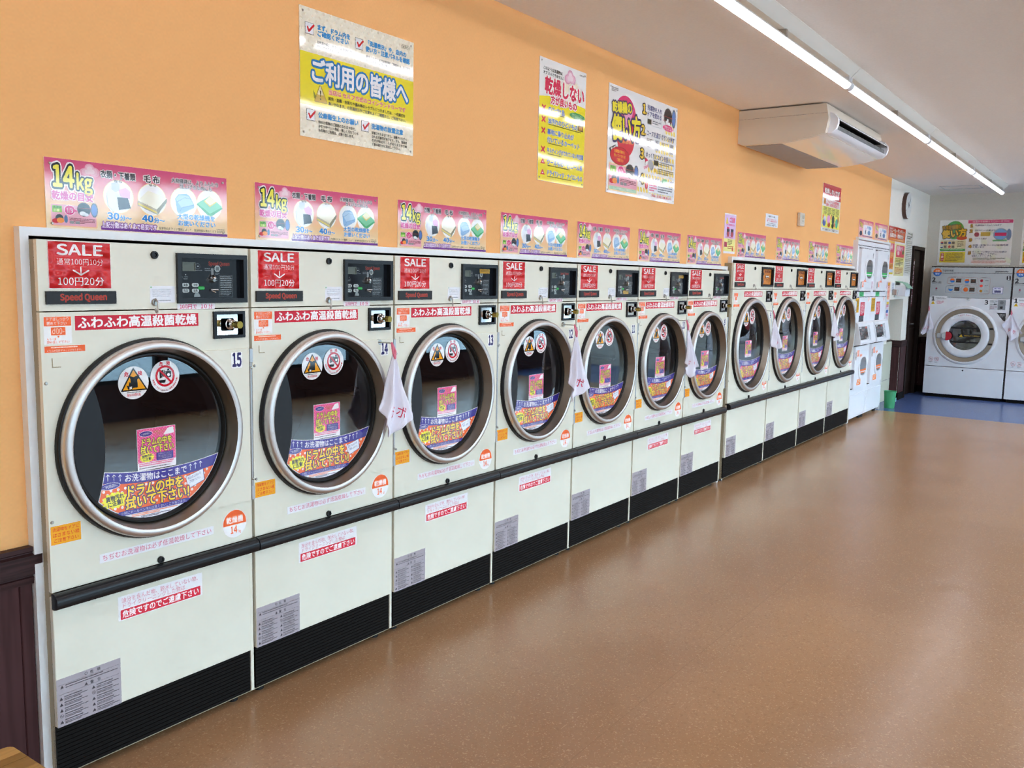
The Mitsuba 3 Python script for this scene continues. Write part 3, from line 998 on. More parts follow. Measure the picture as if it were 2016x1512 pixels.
def shell(kg):
    d = KIND[kg]
    W, e = d["W"], 0.008

    def make():
        r = {}
        xa, xb = 0.005, W - e
        ctl = sbox(0.484, 1.588, 0.780, 1.764) if kg == 14 else sbox(0.67, 1.664, 0.968, 1.838)
        lock = sbox(0.631, 1.456, 0.768, 1.556) if kg == 14 else sbox(0.818, 1.528, 0.955, 1.627)
        hole = Point(d["cx"], d["cz"]).buffer(0.30 * d["k"], quad_segs=24)
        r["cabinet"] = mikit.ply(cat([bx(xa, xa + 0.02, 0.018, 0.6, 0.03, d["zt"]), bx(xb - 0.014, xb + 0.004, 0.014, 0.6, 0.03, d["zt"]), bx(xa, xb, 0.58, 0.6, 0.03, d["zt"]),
                                      bx(xa, xb, 0.018, 0.6, d["zt"] - 0.02, d["zt"] - 0.002), bx(xa, xb, 0.02, 0.6, 0.025, 0.04)]), "cream_shaded")
        r["head_panel"] = mikit.ply(ext(sbox(xa, d["zs"] + 0.003, xb, d["zt"]).difference(ctl.buffer(-0.012, join_style=2)), 0, 0.018), "cream_metal")
        r["front_panel"] = mikit.ply(ext(sbox(xa, d["zd"] + 0.003, xb, d["zs"] - 0.001).difference(lock.buffer(-0.01, join_style=2)).difference(hole), 0, 0.018), "cream_metal")
        r["drawer_panel"] = mikit.ply(bx(xa, W - 0.022, 0.0, 0.018, d["zk"] + 0.001, d["zd"] - 0.012, 0.002), "cream_metal")
        r["edge_strip"] = mikit.ply(bx(W - 0.0205, xb + 0.002, 0.004, 0.02, 0.034, d["zd"] - 0.012, 0.001), "cream_metal")
        n = 12
        zz = np.linspace(0.034, d["zk"], n + 1)
        prof = [(0.03, zz[0])]
        for i in range(n):
            prof += [(0.0085, zz[i] + 0.0015), (0.0085, zz[i + 1] - 0.0015), (0.012, zz[i + 1])]
        prof += [(0.03, zz[-1])]
        r["kick_panel"] = mikit.ply(extx(Polygon(prof), xa, W - 0.022), "kick_black")
        r["foot"] = mikit.ply(cat([vlathe([(0.0, 0.03), (0.02, 0.03), (0.02, 0.0), (0.0, 0.0)], 16, x, y) for x in (0.06, W - 0.07) for y in (0.06, 0.52)]), "rubber")
        zh = d["zd"] - 0.05
        hp = Polygon([(0.0, zh), (0.0, zh + 0.05), (-0.012, zh + 0.053), (-0.028, zh + 0.047), (-0.036, zh + 0.034), (-0.037, zh + 0.016), (-0.03, zh + 0.004), (-0.012, zh - 0.001)])
        hx0, hx1 = (0.003, W - 0.001) if kg == 14 else (0.0, W - 0.0006)
        r["drawer_handle"] = mikit.ply(extx(hp, hx0, hx1), "black_satin", smooth=40)
        # control panel
        x0, z0, x1, z1 = ctl.bounds
        r["control_panel__bezel"] = mikit.ply(ext(ctl.difference(ctl.buffer(-0.0165, join_style=2)), -0.012, 0.018), "black_satin")
        # lock
        lx0, lz0, lx1, lz1 = lock.bounds
        r["lock__bezel"] = mikit.ply(cat([ext(lock.difference(lock.buffer(-0.011, join_style=2)), -0.010, 0.03), ext(lock, 0.03, 0.034)]), "black_satin")
        cx_, cz_ = lx0 + 0.062, (lz0 + lz1) / 2
        pl = rrect(lx0 + 0.013, lx1 - 0.028, lz0 + 0.012, lz1 - 0.012, 0.004).difference(rrect(lx0 + 0.034, lx1 - 0.046, lz0 + 0.028, lz1 - 0.026, 0.006))
        r["lock__plate"] = mikit.ply(ext(pl, -0.002, 0.004), "chrome")
        r["lock__cylinder"] = mikit.ply(lathe([(0.0, -0.034), (0.012, -0.034), (0.0165, -0.030), (0.0165, -0.012), (0.02, -0.010), (0.02, 0.03)], 28, cx_ + 0.006, cz_ + 0.002), "chrome", smooth=40)
        r["lock__key"] = mikit.ply(cat([bx(cx_ - 0.006, cx_ + 0.018, -0.05, -0.033, cz_ - 0.002, cz_ + 0.006, 0.001), ext(rrect(cx_ - 0.007, cx_ + 0.018, cz_ - 0.011, cz_ + 0.015, 0.011), -0.070, -0.046)]), "brass")
        # door
        k, cx, cz = d["k"], d["cx"], d["cz"]

        def L(pr, n=96):
            return lathe([(a * k, b) for a, b in pr], n, cx, cz)
        r["door__gasket"] = mikit.ply(L([(0.300, 0.0), (0.351, 0.0), (0.351, -0.010), (0.347, -0.017), (0.338, -0.019)]), "rubber", smooth=35)
        r["door__rim"] = mikit.ply(L([(0.342, -0.014), (0.343, -0.034), (0.339, -0.044), (0.331, -0.050), (0.321, -0.051), (0.3145, -0.047)]), "rim_front", smooth=45)
        r["door__inner_cone"] = mikit.ply(L([(0.3145, -0.047), (0.311, -0.036), (0.2985, 0.004)]), "rim_cone", smooth=50)
        r["door__glass_seal"] = mikit.ply(L([(0.2985, 0.004), (0.296, -0.001), (0.290, -0.002), (0.286, 0.004), (0.284, 0.013)]), "rubber", smooth=50)
        a = np.arange(72) * 2 * np.pi / 72
        rg = 0.286 * k
        v = np.vstack([[[cx, 0.0115, cz]], np.stack([cx + rg * np.cos(a), np.full(72, 0.0115), cz + rg * np.sin(a)], 1)])
        f = np.array([[0, 1 + i, 1 + (i + 1) % 72] for i in range(72)])
        r["door__glass"] = mikit.ply((v, f), "door_glass")
        cres = Point(0, 0).buffer(0.2855, quad_segs=32).intersection(recess_arc())
        cres = affinity.translate(affinity.scale(cres, k, k, origin=(0, 0)), cx, cz)
        r["door__finger_recess"] = mikit.ply(ext(cres, 0.0065, 0.011), "handle_gray")
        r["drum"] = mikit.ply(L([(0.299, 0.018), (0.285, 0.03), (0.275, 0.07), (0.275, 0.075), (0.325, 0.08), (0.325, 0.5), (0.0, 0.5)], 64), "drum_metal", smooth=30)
        lift = [bx(-0.012, 0.012, 0.09, 0.49, -0.325, -0.255, 0.006)]
        lifts = []
        for q in (20, 140, 260):
            m = lift[0].copy()
            m.apply_transform(trimesh.transformations.rotation_matrix(math.radians(q), [0, 1, 0]))
            m.apply_scale([k, 1, k])
            m.apply_translation([cx, 0, cz])
            lifts.append(m)
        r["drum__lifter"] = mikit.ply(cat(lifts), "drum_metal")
        hz0, hz1 = (cz - 0.3 * k, cz + 0.292 * k)
        hp2 = sbox(cx + 0.15 * k, hz0, W - 0.018, hz1).difference(Point(cx, cz).buffer(0.335 * k, quad_segs=32))
        r["door__hinge_plate"] = mikit.ply(ext(hp2, -0.011, -0.0005), "cream_metal")
        hx = W - 0.009
        r["door__hinge"] = mikit.ply(cat([cyl((hx, -0.007, hz0 + 0.05), (hx, -0.007, hz1 - 0.05), 0.006, 14), bx(hx - 0.008, hx + 0.008, -0.014, 0.0, hz0, hz0 + 0.055, 0.002), bx(hx - 0.008, hx + 0.008, -0.014, 0.0, hz1 - 0.055, hz1, 0.002)]), "hinge_metal")
        for i, z in enumerate((hz1 - 0.07, hz0 + 0.075)):
            r["screw" + (f"_{i:03d}" if i else "")] = mikit.ply(lathe([(0.0, -0.004), (0.004, -0.0035), (0.006, 0.0)], 14, 0.016, z), "steel", smooth=40)
            r[f"screw_{i + 2:03d}"] = mikit.ply(lathe([(0.0, -0.019), (0.004, -0.018), (0.006, -0.0125)], 14, hx, z - 0.004 + 0.012 * i), "steel", smooth=40)
        r["notch"] = mikit.ply(cat([bx(0.037, 0.0395, -0.0012, 0.0, cz + 0.27 * k, cz + 0.30 * k), bx(0.037, 0.065, -0.0012, 0.0, cz + 0.27 * k, cz + 0.2725 * k)]), "cream_shaded")
        kx, kz = (0.401, 1.754) if kg == 14 else (0.5, 1.822)
        for i, (x, z, rr) in enumerate(((kx, kz, 0.0135), (0.392 if kg == 14 else 0.5, d["zd"] + 0.0165, 0.0125))):
            r["panel_lock" + (f"_{i:03d}" if i else "")] = mikit.ply(lathe([(0.0, -0.004), (0.006, -0.004), (0.007, -0.008), (rr * 0.9, -0.008), (rr, -0.005), (rr, 0.0)], 22, x, z), "black_plastic", smooth=40)
        hkx, hkz = (0.398, 1.588) if kg == 14 else (0.488, 1.668)
        r["hook"] = mikit.ply(cat([lathe([(0, -0.006), (0.010, -0.006), (0.013, -0.002), (0.013, 0.0)], 18, hkx, hkz + 0.004), rod([(hkx, -0.006, hkz + 0.016), (hkx + 0.002, -0.016, hkz + 0.004), (hkx + 0.001, -0.018, hkz - 0.018), (hkx - 0.006, -0.024, hkz - 0.03), (hkx - 0.014, -0.03, hkz - 0.028), (hkx - 0.017, -0.032, hkz - 0.018)], 0.0032, 10)]), "steel", smooth=40)
        return r
    return once(("shell", kg), make)


PART_LABEL = {"control_panel__bezel": "black control panel frame", "lock__key": "brass key", "lock__cylinder": "chrome lock cylinder", "lock__plate": "chrome lock plate", "drawer_handle": "black drawer handle bar",
              "kick_panel": "black ribbed kick panel", "door__rim": "brushed metal door rim", "door__glass": "dark round door glass", "hook": "metal hook", "door__gasket": "black door gasket",
              "door__finger_recess": "dark grey crescent inside the door ring", "door__hinge": "metal hinge", "name_plate": "black plate with red lettering", "sale_sign": "red SALE sign", "banner_sticker": "red banner sticker",
              "door__fill_line_sticker": "purple and orange fan-shaped sticker", "door__wipe_sticker": "pink square sticker", "caution_sticker": "grey caution sticker", "door__number_sticker": "white number sticker",
              "pinch_sticker": "orange-yellow sticker", "kind_badge": "round orange and white badge"}


def dryer(kg, n, x0, label, group, oil_note=True, note=True, extra="", low_shrink=True):
    t = nm("dryer")
    tag(t, label, "dryer", group)
    d = KIND[kg]
    k, cx, cz = d["k"], d["cx"], d["cz"]
    M = place(x0, 0, 0)

    def part(name, shape, MM=None):
        put(f"{t}__{name}", shape, MM or M, PART_LABEL.get(name))

    for name, shape in shell(kg).items():
        if kg == 25 and name == "lock__key":
            continue
        part(name, shape)

    def stick(name, shape, x, ztop, h, y=0.0, s=1.0):
        part(name, shape, T().scale(S).translate([x0 + x, y, ztop - h * s]).scale([s, 1, s]))
    if kg == 14:
        stick("sale_sign", sale(), 0.038, 1.787, 0.148)
        stick("name_plate", nameplate(), 0.025, 1.631, 0.041)
        stick("banner_sticker", fluffy(0.454), 0.116, 1.552, 0.046)
        stick("close_door_sticker", close_door(), 0.016, 1.552, 0.087)
        stick("rotation_sticker", press_note(), 0.016, 1.459, 0.02)
        stick("pinch_sticker", pinch(), 0.010, 0.882, 0.061)
        if low_shrink:
            stick("shrink_sticker", shrink(), 0.168, 0.752, 0.031)
        if oil_note:
            stick("oil_sticker", oil(), 0.227, 0.586, 0.086)
        stick("caution_sticker", caution(), 0.006, 0.3695, 0.1635)
        stick("kind_badge", kind_badge(14), 0.656, 0.795, 0.109)
        if note:
            stick("paper_note", paper_note(), 0.382, 1.648, 0.057)
        stick("price_sticker", price(), 0.486, 1.586, 0.02)
        fx, fz, fh = 0.501, 1.7475, 0.146
        stick("control_panel__face", control(extra), fx, fz, fh, 0.012)
        z = fz - fh
        for i, (s, x, y) in enumerate((("高温", 0.011, 0.088), ("中温", 0.051, 0.088), ("低温", 0.011, 0.108), ("送風", 0.051, 0.108))):
            stick("control_panel__button" + (f"_{i:03d}" if i else ""), button(s), fx + x, fz - y, 0.0145, 0.010)

        def g(name, make, bsdf, smooth=False):
            part("control_panel__" + name, once(("c", name), lambda: mikit.ply(make(), bsdf, smooth=smooth)))
        g("start_button", lambda: bx(fx + 0.076, fx + 0.104, 0.004, 0.011, fz - 0.113, fz - 0.100, 0.003), "start_green")
        g("display", lambda: cat([ext(sbox(fx + 0.013, fz - 0.046, fx + 0.067, fz - 0.014).difference(sbox(fx + 0.016, fz - 0.043, fx + 0.064, fz - 0.018)), 0.005, 0.010), bx(fx + 0.014, fx + 0.066, 0.008, 0.010, fz - 0.045, fz - 0.015)]), "lcd")
        g("coin_slot", lambda: cat([rod([(fx + 0.138, 0.004, fz - 0.064), (fx + 0.138, -0.004, fz - 0.07)], 0.008), bx(fx + 0.126, fx + 0.148, 0.0, 0.01, fz - 0.072, fz - 0.066, 0.001), lathe([(0, -0.012), (0.006, -0.012), (0.009, -0.006), (0.009, 0.01)], 18, fx + 0.133, fz - 0.0775),
                                    rod([(fx + 0.13, 0.004, fz - 0.112), (fx + 0.155, -0.002, fz - 0.112)], 0.0026), rod([(fx + 0.132, 0.002, fz - 0.117), (fx + 0.139, -0.008, fz - 0.121)], 0.0026)]), "chrome", 40)
        nx, nz = 0.7, 1.402
    else:
        stick("sale_sign", sale(), 0.052, 1.857, 0.148)
        stick("name_plate", nameplate(), 0.042, 1.701, 0.041)
        stick("banner_sticker", fluffy(0.44), 0.275, 1.622, 0.046)
        stick("close_door_sticker", close_door(), 0.043, 1.609, 0.087)
        stick("rotation_sticker", press_note(), 0.043, 1.514, 0.02)
        stick("caution_sticker", caution(), 0.022, 0.3785, 0.1635)
        stick("kind_badge", kind_badge(25), 0.836, 0.825, 0.109)
        stick("control_panel__face", control25(), 0.687, 1.8205, 0.137, 0.012)
        part("control_panel__knob", once("knob25", lambda: mikit.ply(cat([rod([(0.80, 0.006, 1.758), (0.815, -0.012, 1.752)], 0.010), rod([(0.79, 0.0, 1.745), (0.83, -0.006, 1.752)], 0.005)]), "chrome", smooth=40)))
        nx, nz = 0.905, 1.435
    stick("door__number_sticker", number(n), nx, nz, 0.061, -0.0112)
    stick("door__warning_sticker", fire_badge(), cx + (-0.067 - 0.0565) * k, cz + (0.198 + 0.0565) * k, 0.113, 0.0105, k)
    stick("door__warning_sticker_001", oil_badge(), cx + (0.053 - 0.057) * k, cz + (0.21 + 0.057) * k, 0.114, 0.0105, k)
    stick("door__wipe_sticker", wipe_poster(), cx - 0.062 * k, cz + 0.0345 * k, 0.147, 0.0105, 1.0 if kg == 25 else k)
    stick("door__fill_line_sticker", fill_line(0 if kg == 14 else 1), cx - 0.29 * k, cz - 0.08 * k, 0.21, 0.0105, k)
    return t


mat("start_green", prin("#2f9e4a", 0.35, 0.5))
mat("lcd", prin("#5f655c", 0.15, 0.5))
G14 = "cream coin dryers along the orange wall"
WHERE = {15: "the nearest one, at the left end of the row", 14: "second from the left end of the row", 13: "third from the left", 12: "fourth from the left, a white towel at its right edge",
         11: "fifth from the left, with no red label on its drawer", 10: "sixth from the left, a white towel at its right edge", 9: "last of the black-panel dryers before the taller block"}
for i, n in enumerate(range(15, 8, -1)):
    dryer(14, n, i * 0.8, f"cream coin dryer numbered {n}, {WHERE[n]}", G14, oil_note=n != 11, note=n != 9, extra={13: "top", 10: "top", 11: "low"}.get(n, ""))
W25 = {8: "the nearest of the four with orange control panels", 7: "second of the four with orange control panels", 6: "third of the four with orange control panels", 5: "farthest of the four with orange control panels"}
for i, n in enumerate(range(8, 4, -1)):
    dryer(25, n, 5.685 + i * 0.985, f"cream coin dryer numbered {n}, {W25[n]}", "taller cream coin dryers with orange panels")

# ------------------------------------------------------------------ signs on the orange wall
YS = YW - 0.0005


def wall_sign(name, p, x, ztop, label, category="sign", group=None, screws=True, y=YS, bsdf="print_gloss", rz=0.0, inset=0.018):
    """A printed board hung on the wall, with a screw in each corner."""
    t = nm(name)
    shape = p if isinstance(p, dict) else p.ply(bsdf)
    w, h, th = SIZES[id(shape)] if isinstance(p, dict) else (p.w, p.h, p.t)
    M = place(x, y, ztop - h, rz)
    tag(t, label, category, group)
    put(t + "__board", shape, M)
    if screws:
        for i, (a, b) in enumerate(((inset, inset), (w - inset, inset), (inset, h - inset), (w - inset, h - inset))):
            put(t + "__screw" + (f"_{i:03d}" if i else ""), once(("pin", a, b, th), lambda: mikit.ply(lathe([(0, -th - 0.0045), (0.003, -th - 0.004), (0.005, -th - 0.0012), (0.005, -th)], 12, a, b), "steel", smooth=40)), M)
    return t


SIZES = {}


def cloud(p, cx, cy, rx, ry, cols, L):
    for k, (sc, col) in enumerate(zip((1.0, 0.78, 0.5), cols)):
        g = ellipse(cx, cy - ry * 0.3, rx * 0.5 * sc, ry * 0.7 * sc).union(ellipse(cx - rx * 0.45 * sc, cy + ry * 0.25 * sc, rx * 0.55 * sc, ry * 0.6 * sc)).union(ellipse(cx + rx * 0.45 * sc, cy + ry * 0.1 * sc, rx * 0.55 * sc, ry * 0.65 * sc))
        p.poly(g, col, L + k)


def laundry(p, x, y, L, kind, s=1.0):
    """The small drawings: clothes, blanket, quilt, cushion; centred at x, y."""
    def q(pts):
        return Polygon([(x + a * s, y + b * s) for a, b in pts])
    if kind == "clothes":
        p.poly(q([(-0.045, -0.01), (-0.03, -0.036), (-0.018, -0.03), (0.004, -0.004), (0.008, 0.044), (-0.03, 0.05), (-0.043, 0.03)]), "#e9edf2", L)
        p.line([(x - 0.044 * s, y - 0.008 * s), (x - 0.04 * s, y + 0.03 * s), (x - 0.02 * s, y + 0.05 * s)], 0.0015, "#b9bec6", L + 1)
        p.poly(q([(-0.026, -0.045), (-0.008, -0.05), (0.004, -0.044), (0.002, -0.022), (-0.012, -0.016), (-0.026, -0.024)]), "#cfd6e0", L + 1)
        p.poly(q([(0.0, -0.024), (0.024, -0.034), (0.042, -0.022), (0.04, 0.002), (0.022, 0.006), (0.004, -0.006)]), "#e7b3d8", L + 2)
        p.poly(q([(-0.006, 0.0), (0.032, 0.0), (0.042, 0.034), (-0.002, 0.042)]), "#3d434d", L + 3)
    elif kind == "blanket":
        p.poly(q([(-0.056, 0.008), (-0.016, -0.03), (0.056, -0.008), (0.02, 0.05), (-0.056, 0.022)]), "#bcb59a", L)
        p.poly(q([(-0.056, 0.004), (-0.016, -0.032), (0.056, -0.012), (0.016, 0.03)]), "#f6f2dc", L + 1)
        p.poly(q([(-0.055, 0.012), (0.014, 0.038), (0.016, 0.044), (-0.055, 0.018)]), "#e8d36c", L + 2)
        p.poly(q([(0.016, 0.032), (0.056, -0.01), (0.056, 0.002), (0.02, 0.046)]), "#8e8a72", L + 2)
    elif kind == "quilt":
        p.poly(q([(-0.036, -0.014), (-0.022, -0.03), (0.01, -0.034), (0.022, -0.028), (0.042, 0.004), (0.04, 0.014), (-0.02, 0.042), (-0.03, 0.03)]), "#8fb8dc", L)
        p.poly(q([(-0.034, -0.012), (-0.02, -0.028), (0.02, -0.026), (0.038, 0.002), (-0.012, 0.016)]), "#b5d3ec", L + 1)
        p.line([(x - 0.03 * s, y - 0.002 * s), (x + 0.002 * s, y - 0.02 * s), (x + 0.03 * s, y - 0.016 * s)], 0.0014, "#6f95bb", L + 2)
        p.line([(x - 0.018 * s, y + 0.03 * s), (x - 0.01 * s, y + 0.016 * s), (x + 0.04 * s, y + 0.004 * s)], 0.0014, "#6f95bb", L + 2)
    else:
        g1, g2 = ("#4aa96c", "#79c795")
        p.poly(q([(-0.056, 0.0), (0.0, -0.032), (0.056, 0.008), (0.0, 0.044)]), g1, L)
        p.poly(q([(-0.054, -0.004), (0.0, -0.034), (0.054, 0.002), (0.0, 0.03)]), g2, L + 1)
        p.poly(q([(-0.026, -0.014), (0.0, -0.034), (0.03, -0.014), (0.0, 0.006)]), "#d8c258", L + 2)
        p.poly(q([(-0.022, -0.016), (0.0, -0.034), (0.027, -0.016), (0.0, 0.0)]), "#e9e3b6", L + 3)


def drum_panel(p, x, y, w, h, L):
    """The pink inset with the open drum."""
    p.rect(x - 0.004, y - 0.004, w + 0.008, h + 0.008, "#f3c795", L, 0.006)
    p.rect(x, y, w, h, "#e4a6b4", L + 1, 0.004)
    u, v = w / 0.149, h / 0.066

    def e(cx, cy, rx, ry, col, l):
        p.poly(ellipse(x + cx * u, y + cy * v, rx * u, ry * v), col, L + l)
    p.rect(x + 0.004 * u, y + 0.004 * v, 0.031 * u, 0.021 * v, "#8cc43c", L + 2)
    p.text("洗濯物", x + 0.006 * u, y + 0.005 * v, 0.027 * u, 0.009 * v, "#2f7a24", L + 3, 0.02)
    p.text("の量", x + 0.008 * u, y + 0.0145 * v, 0.02 * u, 0.009 * v, "#e8f0b0", L + 3, 0.02)
    e(0.06, 0.016, 0.0185, 0.0165, "#f1dbe4", 2)
    e(0.06, 0.016, 0.0165, 0.0148, "#d02a78", 3)
    p.poly([(x + 0.074 * u, y + 0.011 * v), (x + 0.088 * u, y + 0.018 * v), (x + 0.073 * u, y + 0.021 * v)], "#d02a78", L + 3)
    p.text("1/3", x + 0.049 * u, y + 0.009 * v, 0.022 * u, 0.017 * v, "#f8e6ee", L + 4, 0.02)
    e(0.108, 0.011, 0.0225, 0.0225, "#3a3d42", 3)
    e(0.108, 0.012, 0.019, 0.0185, "#24272b", 4)
    p.rect(x + 0.084 * u, y + 0.0065 * v, 0.05 * u, 0.0012 * v, "#b0392f", L + 5)
    e(0.103, 0.024, 0.011, 0.007, "#ecf0f2", 5)
    e(0.114, 0.027, 0.009, 0.0055, "#dde4ea", 6)
    e(0.143, 0.011, 0.0125, 0.0235, "#5a626c", 3)
    e(0.1425, 0.011, 0.0095, 0.019, "#5878b8", 4)
    e(0.026, 0.043, 0.013, 0.012, "#34383e", 2)
    e(0.047, 0.045, 0.006, 0.012, "#56749c", 3)
    e(0.014, 0.052, 0.012, 0.0075, "#c2262c", 4)
    e(0.029, 0.05, 0.012, 0.0085, "#ee9440", 5)
    p.greek(x + 0.058 * u, y + 0.04 * v, 0.086 * u, 0.019 * v, 4, "#7a3040", L + 2, 12, 0.6)
    p.rect(x + 0.06 * u, y + 0.05 * v, 0.014 * u, 0.009 * v, "#8d8c8c", L + 3)
    p.rect(x + 0.078 * u, y + 0.05 * v, 0.014 * u, 0.009 * v, "#8d8c8c", L + 3)


def guide(kg):
    """The drying-time board over each dryer."""
    w, h = (0.682, 0.224) if kg == 14 else (0.695, 0.214)
    p = Print(w, h, "#f0dcbc", 0.003)
    p.grad(0.0005, 0.0005, w - 0.001, h - 0.001, [(0, "#d2577f"), (0.1, "#d85f80"), (0.3, "#e78f96"), (0.5, "#efb69a"), (0.68, "#eec08a"), (0.88, "#ecd2a6"), (1, "#eadfc6")], 1)
    cloud(p, 0.148 if kg == 14 else 0.16, 0.03, 0.034, 0.024, ("#e7a2b6", "#eebfcb", "#f4d8de"), 2)
    for s, x, y, ww, hh in ((str(kg), 0.021, 0.012, 0.075, 0.088), ("kg", 0.099, 0.037, 0.056, 0.064)):
        p.text(s, x, y, ww, hh, "#f4ea55", 5, 0.035, out=(("#f6f0f0", 0.14), ("#2d3436", 0.08)))
    p.text("乾燥の目安", 0.019, 0.102, 0.138, 0.029, "#d8509a", 6, 0.035, out=(("#f8e6ea", 0.09),))
    drum_panel(p, 0.016, 0.145, 0.149, 0.066, 2)
    k = ("#3a3538", 0.03, (("#f6ecec", 0.1),))
    if kg == 14:
        p.text("衣類・下着類", 0.184, 0.0215, 0.126, 0.0255, k[0], 5, k[1], out=k[2])
        p.text("なら", 0.231, 0.049, 0.03, 0.0095, "#6a5f5f", 8, 0.02)
        p.text("毛 布", 0.339, 0.0215, 0.064, 0.026, k[0], 5, k[1], out=k[2])
        p.text("なら", 0.359, 0.049, 0.03, 0.0095, "#6a5f5f", 8, 0.02)
        p.text("大物寝具は、よりふんわり", 0.448, 0.0205, 0.198, 0.0175, k[0], 5, 0.02, out=k[2])
        p.text("仕上げるためにも", 0.481, 0.0385, 0.136, 0.0165, k[0], 8, 0.02, out=k[2])
        for cx, kind in ((0.2465, "clothes"), (0.371, "blanket"), (0.497, "quilt"), (0.605, "cushion")):
            r = 0.053
            p.circ(cx, 0.104, r + 0.002, "#f5e6a8", 2)
            p.circ(cx, 0.104, r, "#f7f7f5", 3)
            laundry(p, cx + 0.001, 0.106, 4, kind)
        for s, x in (("30分〜", 0.203), ("40分〜", 0.330)):
            p.text(s[:2], x, 0.156, 0.044, 0.0285, "#1f78c8", 5, 0.04, out=(("#f4ead8", 0.07),))
            p.text(s[2:], x + 0.045, 0.165, 0.043, 0.019, "#1f78c8", 5, 0.03, out=(("#f4ead8", 0.08),))
        p.text("大型の乾燥機を", 0.468, 0.1435, 0.16, 0.021, "#2d82cc", 5, 0.03, out=(("#f4ead8", 0.08),))
        p.text("お使いください", 0.47, 0.1665, 0.159, 0.021, "#2d82cc", 5, 0.03, out=(("#f4ead8", 0.08),))
        xs = 0.181
    else:
        for s, x, ww in (("衣類・下着類", 0.187, 0.13), ("毛布", 0.335, 0.064), ("掛けふとん", 0.435, 0.1), ("こたつふとん", 0.55, 0.135)):
            p.text(s, x, 0.0275, ww, 0.024, k[0], 5, k[1], out=k[2])
        for cx, kind in ((0.252, "clothes"), (0.378, "blanket"), (0.503, "quilt"), (0.628, "cushion")):
            r = 0.056
            p.circ(cx, 0.11, r + 0.002, "#f5e6a8", 2)
            p.circ(cx, 0.11, r, "#f7f7f5", 3)
            p.text("なら", cx - 0.015, 0.056, 0.03, 0.0095, "#6a5f5f", 8, 0.02)
            laundry(p, cx + 0.001, 0.112, 4, kind, 1.05)
        for s, x in (("30分〜", 0.203), ("40分〜", 0.33), ("60分〜", 0.455), ("70分〜", 0.58)):
            p.text(s, x, 0.162, 0.085, 0.023, "#3a7fd0", 5, 0.04, out=(("#f4ead8", 0.07),))
        xs = 0.187
    p.rect(xs, h - 0.016, w - xs - 0.001, 0.0095, "#6a2f86", 2)
    p.text("上記分数はあくまで目安です", xs + 0.001, h - 0.034, 0.205, 0.021, "#f3e9f2", 5, 0.03, out=(("#7a3a94", 0.12),))
    p.text("洗濯物の大きさや種類によって、乾燥時間は異なります", xs + 0.212, h - 0.0285, 0.24, 0.0105, "#4a3a34", 2, 0.01)
    p.greek(w - 0.048, h - 0.033, 0.038, 0.005, 1, "#6b6560", 2, 4)
    p.text("DEPOT", w - 0.048, h - 0.0285, 0.038, 0.0105, "#4c4742", 2, 0.02)
    return p


g14, g25 = guide(14), guide(25)
G14P, G25P = g14.ply(), g25.ply()
SIZES[id(G14P)], SIZES[id(G25P)] = (g14.w, g14.h, g14.t), (g25.w, g25.h, g25.t)
for i, (n, x) in enumerate(zip(range(15, 8, -1), (0.078, 0.891, 1.704, 2.516, 3.311, 4.118, 4.92))):
    wall_sign("drying_guide_sign", G14P, x, 2.0505, "pink and orange 14kg drying guide sign " + ("above the nearest dryer, at the left end", "above the second dryer from the left", "above the third dryer from the left", "above the fourth dryer from the left", "above the fifth dryer from the left", "above the sixth dryer from the left", "last of the 14kg signs, beside the lilac notice")[i], "sign", "drying guide signs above the dryers")
for i, (n, x, z) in enumerate(zip(range(8, 4, -1), (5.94, 6.93, 7.93, 8.945), (2.127, 2.132, 2.138, 2.146))):
    wall_sign("drying_guide_sign", G25P, x, z, "pink and orange 25kg drying guide sign " + ("nearest of the four, right of the lilac notice", "second of the four, under the paper notice", "third of the four, second from the stacked machines", "farthest of the four, next to the stacked machines")[i], "sign", "drying guide signs above the taller dryers")

# the square rules board, high on the wall
w, h = 0.684, 0.512
p = Print(w, h, "#f3edd8", 0.004)
for i in range(34):
    for j in range(26):
        if (i + j) % 2 == 0 and not 8.4 < j < 19:
            x, y = 0.01 + i * 0.02, 0.008 + j * 0.0199
            p.poly([(x, y - 0.008), (x + 0.008, y), (x, y + 0.008), (x - 0.008, y)], "#ece4cc", 1)
p.rect(0.0008, 0.175, w - 0.0016, 0.209, "#e9d92c", 2)
for x, y in ((0.029, 0.058), (0.31, 0.058), (0.033, 0.399), (0.345, 0.399)):
    p.rect(x, y, 0.046, 0.046, "#2e3440", 2)
    p.rect(x + 0.002, y + 0.0015, 0.0425, 0.0425, "#eceef2", 3)
    p.line([(x + 0.013, y + 0.02), (x + 0.02, y + 0.034), (x + 0.046, y + 0.007)], 0.0085, "#c2202c", 4)
B = "#2b86c4"
p.text("まず、ドラム内を", 0.093, 0.054, 0.188, 0.0235, B, 3, 0.045)
p.text("ご確認ください", 0.093, 0.0785, 0.178, 0.0235, B, 3, 0.045)
p.text("お洗濯の前に、ドラム内に異物や汚れ", 0.092, 0.1195, 0.205, 0.0125, "#3a372c", 3, 0.03)
p.text("がないか必ずチェックを", 0.092, 0.1345, 0.125, 0.0125, "#3a372c", 3, 0.03)
p.text("「洗濯表示」や、店内の", 0.372, 0.054, 0.262, 0.0235, B, 3, 0.045)
p.text("使い方・注意パネルを確認", 0.371, 0.0795, 0.286, 0.0245, B, 3, 0.045)
p.text("掲示されている注意事項をご確認の上、自己責任", 0.374, 0.118, 0.29, 0.0125, "#3a372c", 3, 0.03)
p.text("でのご利用をお願い致します。", 0.374, 0.1325, 0.19, 0.0125, "#3a372c", 3, 0.03)
p.text("ご利用の皆様へ", 0.052, 0.192, 0.596, 0.098, "#f2f3f5", 4, 0.035, out=(("#2473ae", 0.09),))
